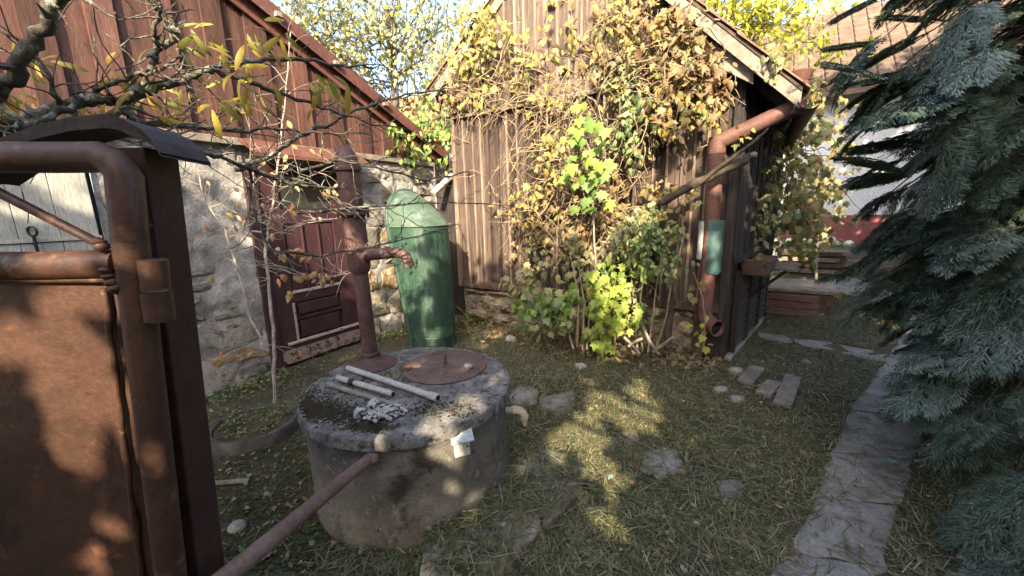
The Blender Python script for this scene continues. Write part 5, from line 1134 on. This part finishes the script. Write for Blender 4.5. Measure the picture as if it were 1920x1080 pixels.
def cypress(name, label, base, h, rad, nobj, nin, zmax, az0, az1, seed):
    random.seed(seed); t = thing(name, label, 'conifer', base); base = V(base)
    MB().tube([base-Z*.2, base+Z*h*.5, base+Z*h], [.1, .07, .02], 9).build('trunk', MAT['conifer_wood'], t, smooth=True)
    L = []; bw = MB()
    nbr = 120
    for i in range(nbr):
        z = .1+(zmax-.1)*((i+.5)/nbr); an = radians(az0+(az1-az0)*((i*.618) % 1)); rr = rad(z)*U(.8, 1.08)
        d = V((cos(an), sin(an), 0)); p0 = base+Z*max(.08, z+.22*rr); rise = U(-.06, .1)
        pts = [p0+d*rr*.78*k/5+Z*(rise*k/5-.42*rr*(k/5)**2) for k in range(6)]
        bw.tube(pts, [.013-.002*k for k in range(6)], 5, caps=False)
        for _ in range((nobj+nin)//nbr+1):
            k = random.random()**.75; x = k*5; j = min(4, int(x)); p = pts[j].lerp(pts[j+1], x-j)+rv(.05)
            side = d.cross(Z)*U(-1.0, 1.0); tip = (d*1.0+side+Z*U(-.38, .12)).normalized(); nn = Z+d*U(-.1, .5)+rv(.4)
            ln = U(.26, .46)*(1.1-.25*k)
            if p.z < .06 or (k > .6 and random.random() < .4): continue
            L.append((random.choice(list(FR)), p, lrot(nn, tip), ln, k))
    for (n_, ua, ub, va, vb, da, db) in ((16, 1880, 2080, 880, 1080, 1.5, 1.9), (14, 1700, 1860, 440, 560, 2.2, 2.6), (14, 1650, 1860, 30, 200, 2.0, 2.5), (12, 1780, 1920, 580, 760, 1.9, 2.3), (10, 1720, 1860, 240, 420, 2.1, 2.6), (34, 1800, 2000, -20, 300, 1.6, 2.2), (34, 1830, 2020, 300, 800, 1.6, 2.1)):
        for _ in range(n_):
            p = at(U(ua, ub), U(va, vb), U(da, db))
            if p.z < .05: continue
            d = V((p.x-base.x, p.y-base.y, 0)).normalized(); q = base+Z*(p.z+.3)+d*.25
            bw.tube([q, q.lerp(p, .6)+Z*.06, p], [.006, .004, .002], 4, caps=False)
            L.append((random.choice(list(FR)), p, lrot(Z+d*U(.0, .7)+rv(.4), (d+V((-.7, -.1, 0))+rv(.35)+Z*U(-.3, .1)).normalized()), U(.26, .42), .9))
    L.sort(key=lambda l: (l[1]-CAM).length/l[3]); mainL = L[:nobj]
    tag(bw.build('branches', MAT['conifer_wood'], t, smooth=True), kind='stuff')
    for (f, p, r, s, k) in mainL: link('spray', FM[(f, 'cypress_blue' if random.random() < .28 and k > .6 else 'cypress')], p, t, r.to_quaternion(), s)
    rest = L[nobj:]; foliage('inner_sprays', [l[:4] for l in rest if l[4] > .3], 'cypress', t, FR); foliage('dry_sprays', [l[:4] for l in rest if l[4] <= .3], 'cypress_dry', t, FR)
    return t
def crad(z): return .5+.46*z if z < 2.1 else 1.47-.12*(z-2.1)
cypress('cypress_tree', 'large dark blue green cypress filling the right edge', (3.25, 2.15, 0), 5.2, crad, 300, 760, 4.4, 120, 310, 7)
# ------------------------------------------------------------------ unseen trees added beside and behind the viewpoint to shade the yard
LIT = []   # sun gaps cut through the crowns: (point on the ground or a wall, radius)
def lit(u, v, r, p=None): LIT.append((p if p is not None else gp(u, v), r))
for (u, v, r) in ((1095,720,.1),(1120,745,.1),(1125,775,.12),(1090,790,.1),(1185,715,.08),(1205,745,.12),(1215,775,.12),(1180,770,.09),(1160,790,.08),(1060,800,.09),(1110,830,.08),(1040,850,.08),(1120,870,.06),(1150,870,.05),(1165,905,.05),(1140,940,.04),(1120,960,.04),(1150,985,.03),(1228,815,.05),(1262,808,.04),(1355,780,.05),(1320,750,.04),(1345,850,.025),(1375,1000,.03),(1370,1035,.04),(1385,1060,.03),(1100,668,.06),(1150,660,.08),(1190,655,.06),(1640,600,.12),(1670,610,.12),(1590,660,.05),(1380,640,.05),(1480,560,.05)): lit(u, v, r)
for (u, v, r) in ((845,850,.035),(850,880,.035),(835,905,.03),(845,935,.025),(865,900,.03),(820,870,.025)): lit(0, 0, r, onpl(u, v, WC+V((.2, -.5, 0)), V((.35, -.93, 0)).normalized()))
for (u, v, r) in ((915,740,.05),(930,715,.05),(885,765,.04),(845,790,.035),(800,800,.02),(940,690,.04)): lit(0, 0, r, gp(u, v, WT))
for (u, v, r) in ((130,600,.05),(90,640,.06),(60,680,.05),(160,560,.04),(150,690,.04),(200,690,.03),(130,810,.04),(190,820,.04),(70,830,.03),(180,640,.04),(30,560,.03),(250,640,.02),(262,700,.02),(255,560,.025),(270,790,.02),(240,500,.02),(60,492,.03),(130,490,.03),(100,420,.02),(110,950,.025),(280,880,.015),(30,740,.03),(220,560,.025)): lit(0, 0, r, gpx(u, v, GY))
for (u, v, r) in ((60,400,.06),(110,390,.05),(150,370,.05),(20,420,.05)): lit(0, 0, r, shed_px(u, v, .03))
for (u, v, r) in ((1145,560,.18),(1150,605,.15),(1135,520,.12),(1165,580,.12),(930,440,.16),(900,400,.15),(960,470,.1),(985,400,.12),(1040,430,.14),(1040,340,.15),(1100,380,.15),(1335,340,.1),(1330,420,.08),(1335,470,.06),(1350,510,.05),(1220,400,.14),(1280,320,.12),(1190,460,.1),(900,470,.1),(1000,520,.07),(1110,460,.1),(1150,410,.12)): lit(0, 0, r, barn_px(u, v, .3))
for (u, v, d, r) in ((1480,300,4.5,.3),(1450,370,4.4,.2),(1520,350,4.8,.25),(370,90,1.1,.06),(410,150,1.1,.06),(480,100,1.1,.05),(610,165,1.2,.05),(320,190,1.1,.06),(50,130,1.1,.08),(250,150,1.1,.05),(430,200,1.1,.04),(300,110,1.05,.04),(560,250,1.5,.06),(640,220,1.5,.06),(480,300,1.4,.06),(1800,470,2.0,.05),(1850,300,1.9,.04),(1780,620,2.0,.05),(1880,420,1.8,.05),(1740,200,2.2,.06)): lit(0, 0, r, at(u, v, d))
LITP = np.array([list(p) for p, r in LIT]); LITR = np.array([r for p, r in LIT]); SN = np.array(list(S))
def clear_gaps(P_, R_):
    keep = np.ones(len(P_), bool)
    for p, r in zip(LITP, LITR):
        d = P_-p; d -= np.outer(d@SN, SN); keep &= np.linalg.norm(d, axis=1) > r*.85+R_*.36
    return keep
def unseen_shade_tree(label, base, crown, n, size, seed, gaps=True, edge=.0):
    random.seed(seed); t = thing('unseen_shade_tree', label, 'tree', base); base = V(base); r_ = np.random.default_rng(seed)
    (x0, x1, y0, y1, z0, z1) = crown
    MB().tube([base-Z*.2, base+Z*1.5+rv(.1), base+Z*3.2+rv(.2), base+Z*(z1-1.6)+rv(.2)], [.15, .13, .1, .04], 10).build('trunk', MAT['bark'], t, smooth=True)
    br = MB()
    for _ in range(12):
        p = base+Z*U(1.5, z1*.6); q = V((U(x0, x1), U(y0, y1), U(z0+.5, z1-.3))); br.tube([p, p.lerp(q, .5)+Z*.3, q], [.035, .022, .008], 5, caps=False)
    tag(br.build('branches', MAT['bark'], t, smooth=True), kind='stuff')
    P_ = np.column_stack([r_.uniform(x0, x1, n), r_.uniform(y0, y1, n), r_.uniform(z0, z1, n)])
    # rounded ragged outline
    cx = (x0+x1)/2; nx = (P_[:, 0]-cx)/((x1-x0)/2)
    topz = z1-1.1*np.abs(nx)**2.5+.35*np.sin(P_[:, 0]*3.1+seed)+.25*np.sin(P_[:, 0]*7.3+P_[:, 1]*2)
    ok = P_[:, 2] < topz; P_ = P_[ok]; R_ = r_.uniform(size[0], size[1], len(P_))
    if gaps: k = clear_gaps(P_, R_); P_, R_ = P_[k], R_[k]
    L = [(random.choice(('oval', 'grape')), V(p), lrot(rv(1)+S*1.2, rv(1)), s) for p, s in zip(P_, R_)]
    foliage('crown', L, 'shade_leaf', t)
unseen_shade_tree('broad leafy tree behind the viewpoint, the middle one of three', (2.4, -3.4, 0), (-2.6, 2.6, -3.9, -2.3, .7, 5.6), 9000, (.13, .26), 61)
unseen_shade_tree('broad leafy tree behind the viewpoint, left of the middle one', (-5.2, -3.4, 0), (-7.2, -2.3, -3.9, -2.3, .7, 5.2), 7500, (.13, .26), 62)
unseen_shade_tree('broad leafy tree behind the viewpoint, right of the middle one', (5.2, -3.4, 0), (2.3, 8.2, -3.9, -2.3, .7, 6.2), 8500, (.13, .26), 63)
unseen_shade_tree('tall leafy tree right of the yard shading the white house', (9.4, 2.8, .2), (4.7, 13.5, 2.0, 3.4, 1.2, 8.4), 6500, (.2, .4), 64, False)
# ------------------------------------------------------------------ ground cover
random.seed(3)
def inpoly(p, q):
    ins = False; n_ = len(q)
    for i in range(n_):
        a, b = q[i], q[(i+1) % n_]
        if (a.y > p.y) != (b.y > p.y) and p.x < (b.x-a.x)*(p.y-a.y)/(b.y-a.y)+a.x: ins = not ins
    return ins
SB = [(min(p.x for p in q), max(p.x for p in q), min(p.y for p in q), max(p.y for p in q), q) for q in SLABS]
LEDP = LED
def ground_pts(n, r0=1.05, r1=9.5, slabp=.06):
    out = []
    while len(out) < n:
        r = U(r0, r1); an = U(-58, 62); x, y = r*sin(radians(an)), r*cos(radians(an)); p = V((x, y, 0))
        a_, b_ = .848*x-.53*y, .53*x+.848*y
        if a_ < SA+.02 or (b_ > BB-.05 and AL-.2 < a_ < AR and b_ < BB+3): continue
        if (p-V((WC.x, WC.y, 0))).length < .56: continue
        if any(s[0] < x < s[1] and s[2] < y < s[3] and inpoly(p, s[4]) for s in SB) and random.random() > slabp: continue
        z = gz(x, y)
        if x < .5 and y < 2.4 and inpoly(p, LEDP): z += .1
        dl = V((x-RC.x, y-RC.y, 0)).length
        if dl < .29: 
            if dl > .2: continue
            z += .078
        out.append(V((x, y, z)))
    return out
L = []
def lay_blade(p, tilt, ln, base='blade'):
    an = U(0, 2*pi); d = V((cos(an), sin(an), tan(tilt)))
    L.append((base, p-Z*.004, lrot(V((-cos(an)*tan(tilt), -sin(an)*tan(tilt), 1)), d), ln))
for p in ground_pts(95000, slabp=.2):
    if p.x < -.8 and random.random() < (.93 if p.y < 2.5 else .7): continue      # mossy, nearly bare soil left of the well
    nz = mnoise.noise(V((p.x*2.2, p.y*2.2, 5)))
    if random.random() < .35-nz*.7: continue
    if p.z > .09 and p.y < 2.6 and random.random() < .6: continue
    lay_blade(p+Z*U(0, .012), U(.02, .4), U(.03, .1))
for c_ in ground_pts(6500, slabp=.0):                      # tufts
    if c_.x < -.8 and (p.y < 2.5 or random.random() < .7): continue
    if c_.z > .09 and c_.y < 2.6: continue
    r_ = U(.015, .05); h_ = U(.025, .06)
    for _ in range(13):
        q_ = c_+V((random.gauss(0, r_), random.gauss(0, r_), 0)); lay_blade(q_, U(.35, 1.25), h_*U(.7, 1.3), 'blade2')
for p in ground_pts(22000, slabp=.3):
    if p.x < -.95: continue
    lay_blade(p+Z*U(.008, .03), U(-.05, .12), U(.08, .17), 'straw')
gr = foliage('dry_grass', L, 'blade', None); tag(gr, 'short mown grass and hay covering the yard', 'grass')
L = []
for p in ground_pts(9000, slabp=.02):
    k = U(.012, .03); L.append((random.choice(('oval', 'grape', 'oval2')), p+Z*U(.006, .03), lrot(Z+rv(.6), rv(1)), k))
gr = foliage('ground_weeds', L, 'clover', None); tag(gr, 'tiny green weeds scattered through the grass', 'weeds')
L = []
for p in ground_pts(3600, slabp=.6):
    L.append((random.choice(('oval', 'grape3', 'grape2', 'oval2')), p+Z*U(.006, .03), lrot(Z+rv(.5), rv(1)), U(.012, .036)))
for _ in range(1100):
    a_ = U(AL, AR); p = W(a_, BB-.06-abs(random.gauss(0, .28)), 0); p.z = gz(p.x, p.y)+U(.005, .035); L.append((random.choice(('oval', 'grape3', 'grape2', 'curl')), p, lrot(Z+rv(.6), rv(1)), U(.03, .075)))
gr = foliage('leaf_litter', L, 'fallen', None); tag(gr, 'small brown leaf crumbs strewn over the yard', 'leaf litter')
# moss left of the well
L = []
for _ in range(30000):
    p = gp(random.gauss(490, 70), U(800, 1075)); 
    if (V((p.x, p.y, 0))-V((WC.x, WC.y, 0))).length < .53 or p.x > -.3: continue
    L.append(('oval', p+Z*U(-.002, .008), lrot(Z+rv(.9), rv(1)), U(.005, .013)))
MAT['moss_leaf'] = leafmat('moss_leaf', [(.03,.036,.009),(.045,.052,.013),(.065,.07,.02),(.03,.026,.014)], .1, .9, .1)
gr = foliage('ground_moss', L, 'moss_leaf', None); tag(gr, 'dark green moss on the soil left of the well', 'moss')
# creeping plants in the planter ring and along the wall foot
L = []
for _ in range(170):
    an, r = U(0, 2*pi), .23*sqrt(random.random()); L.append(('oval', RC+V((cos(an)*r, sin(an)*r, U(.08, .12))), lrot(Z+rv(.6), rv(1)), U(.014, .03)))
foliage('creepers', L, 'leaf_mid', pr)
L = []
for _ in range(900):
    b_ = U(.9, 1.9) if random.random() < .7 else U(2.9, 3.6); p = W(SA+.04+abs(random.gauss(0, .16)), b_, 0); p.z = gz(p.x, p.y)+U(.01, .06); L.append(('oval', p, lrot(Z+rv(.7), rv(1)), U(.02, .04)))
gr = foliage('wall_creeper', L, 'leaf_mid', None); tag(gr, 'low creeping ground cover along the stone wall foot', 'ground cover')
# bigger fallen leaves, one by one
def fallen(u, v, s, mt, label, group, zf=None):
    p = gp(u, v) if zf is None else gp(u, v, zf)
    o = link('fallen_leaf', lm(random.choice(('grape', 'grape2', 'oval2')), mt), p+Z*.022, None, lrot(Z+rv(.35), rv(1)).to_quaternion(), s); tag(o, label, 'leaf', group)
for (u, v, s, lb) in ((1408,1003,.085,'largest pale bluish leaf lying near the bottom of the yard'), (1430,825,.05,'pale green leaf in the grass left of the long path'), (1090,692,.05,'pale teal leaf in the grass below the dark green bush'), (1540,590,.08,'pale leaf in the grass beside the cold frame'), (1695,848,.05,'pale green leaf lying on a path slab'),
                       (1665,865,.06,'long pale leaf lying across the path slabs'), (1145,895,.045,'pale bluish leaf in the sunlit grass by the ledge'), (1275,1065,.05,'pale leaf at the bottom edge right of the ledge'), (1310,990,.04,'small pale leaf between the ledge and the path')): fallen(u, v, s, 'fallen_pale', lb, 'pale fallen leaves')
for (u, v, s, lb) in ((480,940,.05,'brown leaf on the moss just behind the gate post'), (505,1040,.06,'large brown leaf on the soil under the iron rail'), (435,885,.045,'brown leaf above the wooden strip on the moss'), (1387,1022,.045,'orange leaf beside the largest pale leaf'), (1345,815,.045,'long brown leaf in the middle of the yard grass'),
                       (1418,880,.045,'light brown leaf in the grass beside the path'), (1238,700,.03,'reddish leaf near the foot of the grey green bush'), (1615,785,.05,'curled brown leaf on the left edge of the path'), (1152,908,.045,'brown leaf touching the corner of the ledge'), (1425,740,.05,'brown leaf between the weathered planks')): fallen(u, v, s, 'fallen', lb, 'brown fallen leaves')
fallen(648, 806, .035, 'fallen', 'small orange brown leaf on the front rim of the well', None, WT+.004)
# pale flower heads along the plinth of the white house
L = []; fl = thing('flower_border', 'row of faded pale hydrangea heads along the red plinth', 'flowers', HS(-1.5, .5, .35))
for k in range(22):
    c_ = HS(-3.4+k*.16+U(-.05, .05), .56+U(-.05, .08), .35+U(-.1, .1)); pebble('flower_head', c_, U(.07, .12), MAT['flower'], parent=fl, flat=.8, seed=k)
for _ in range(700): L.append((random.choice(('oval', 'oval2')), HS(U(-3.6, .4), U(.35, .6), .35+U(-.25, .25)), lrot(Z+rv(.8)-E2*.5, rv(1)), U(.06, .12)))
foliage('leaves', L, 'leaf_mid', fl)
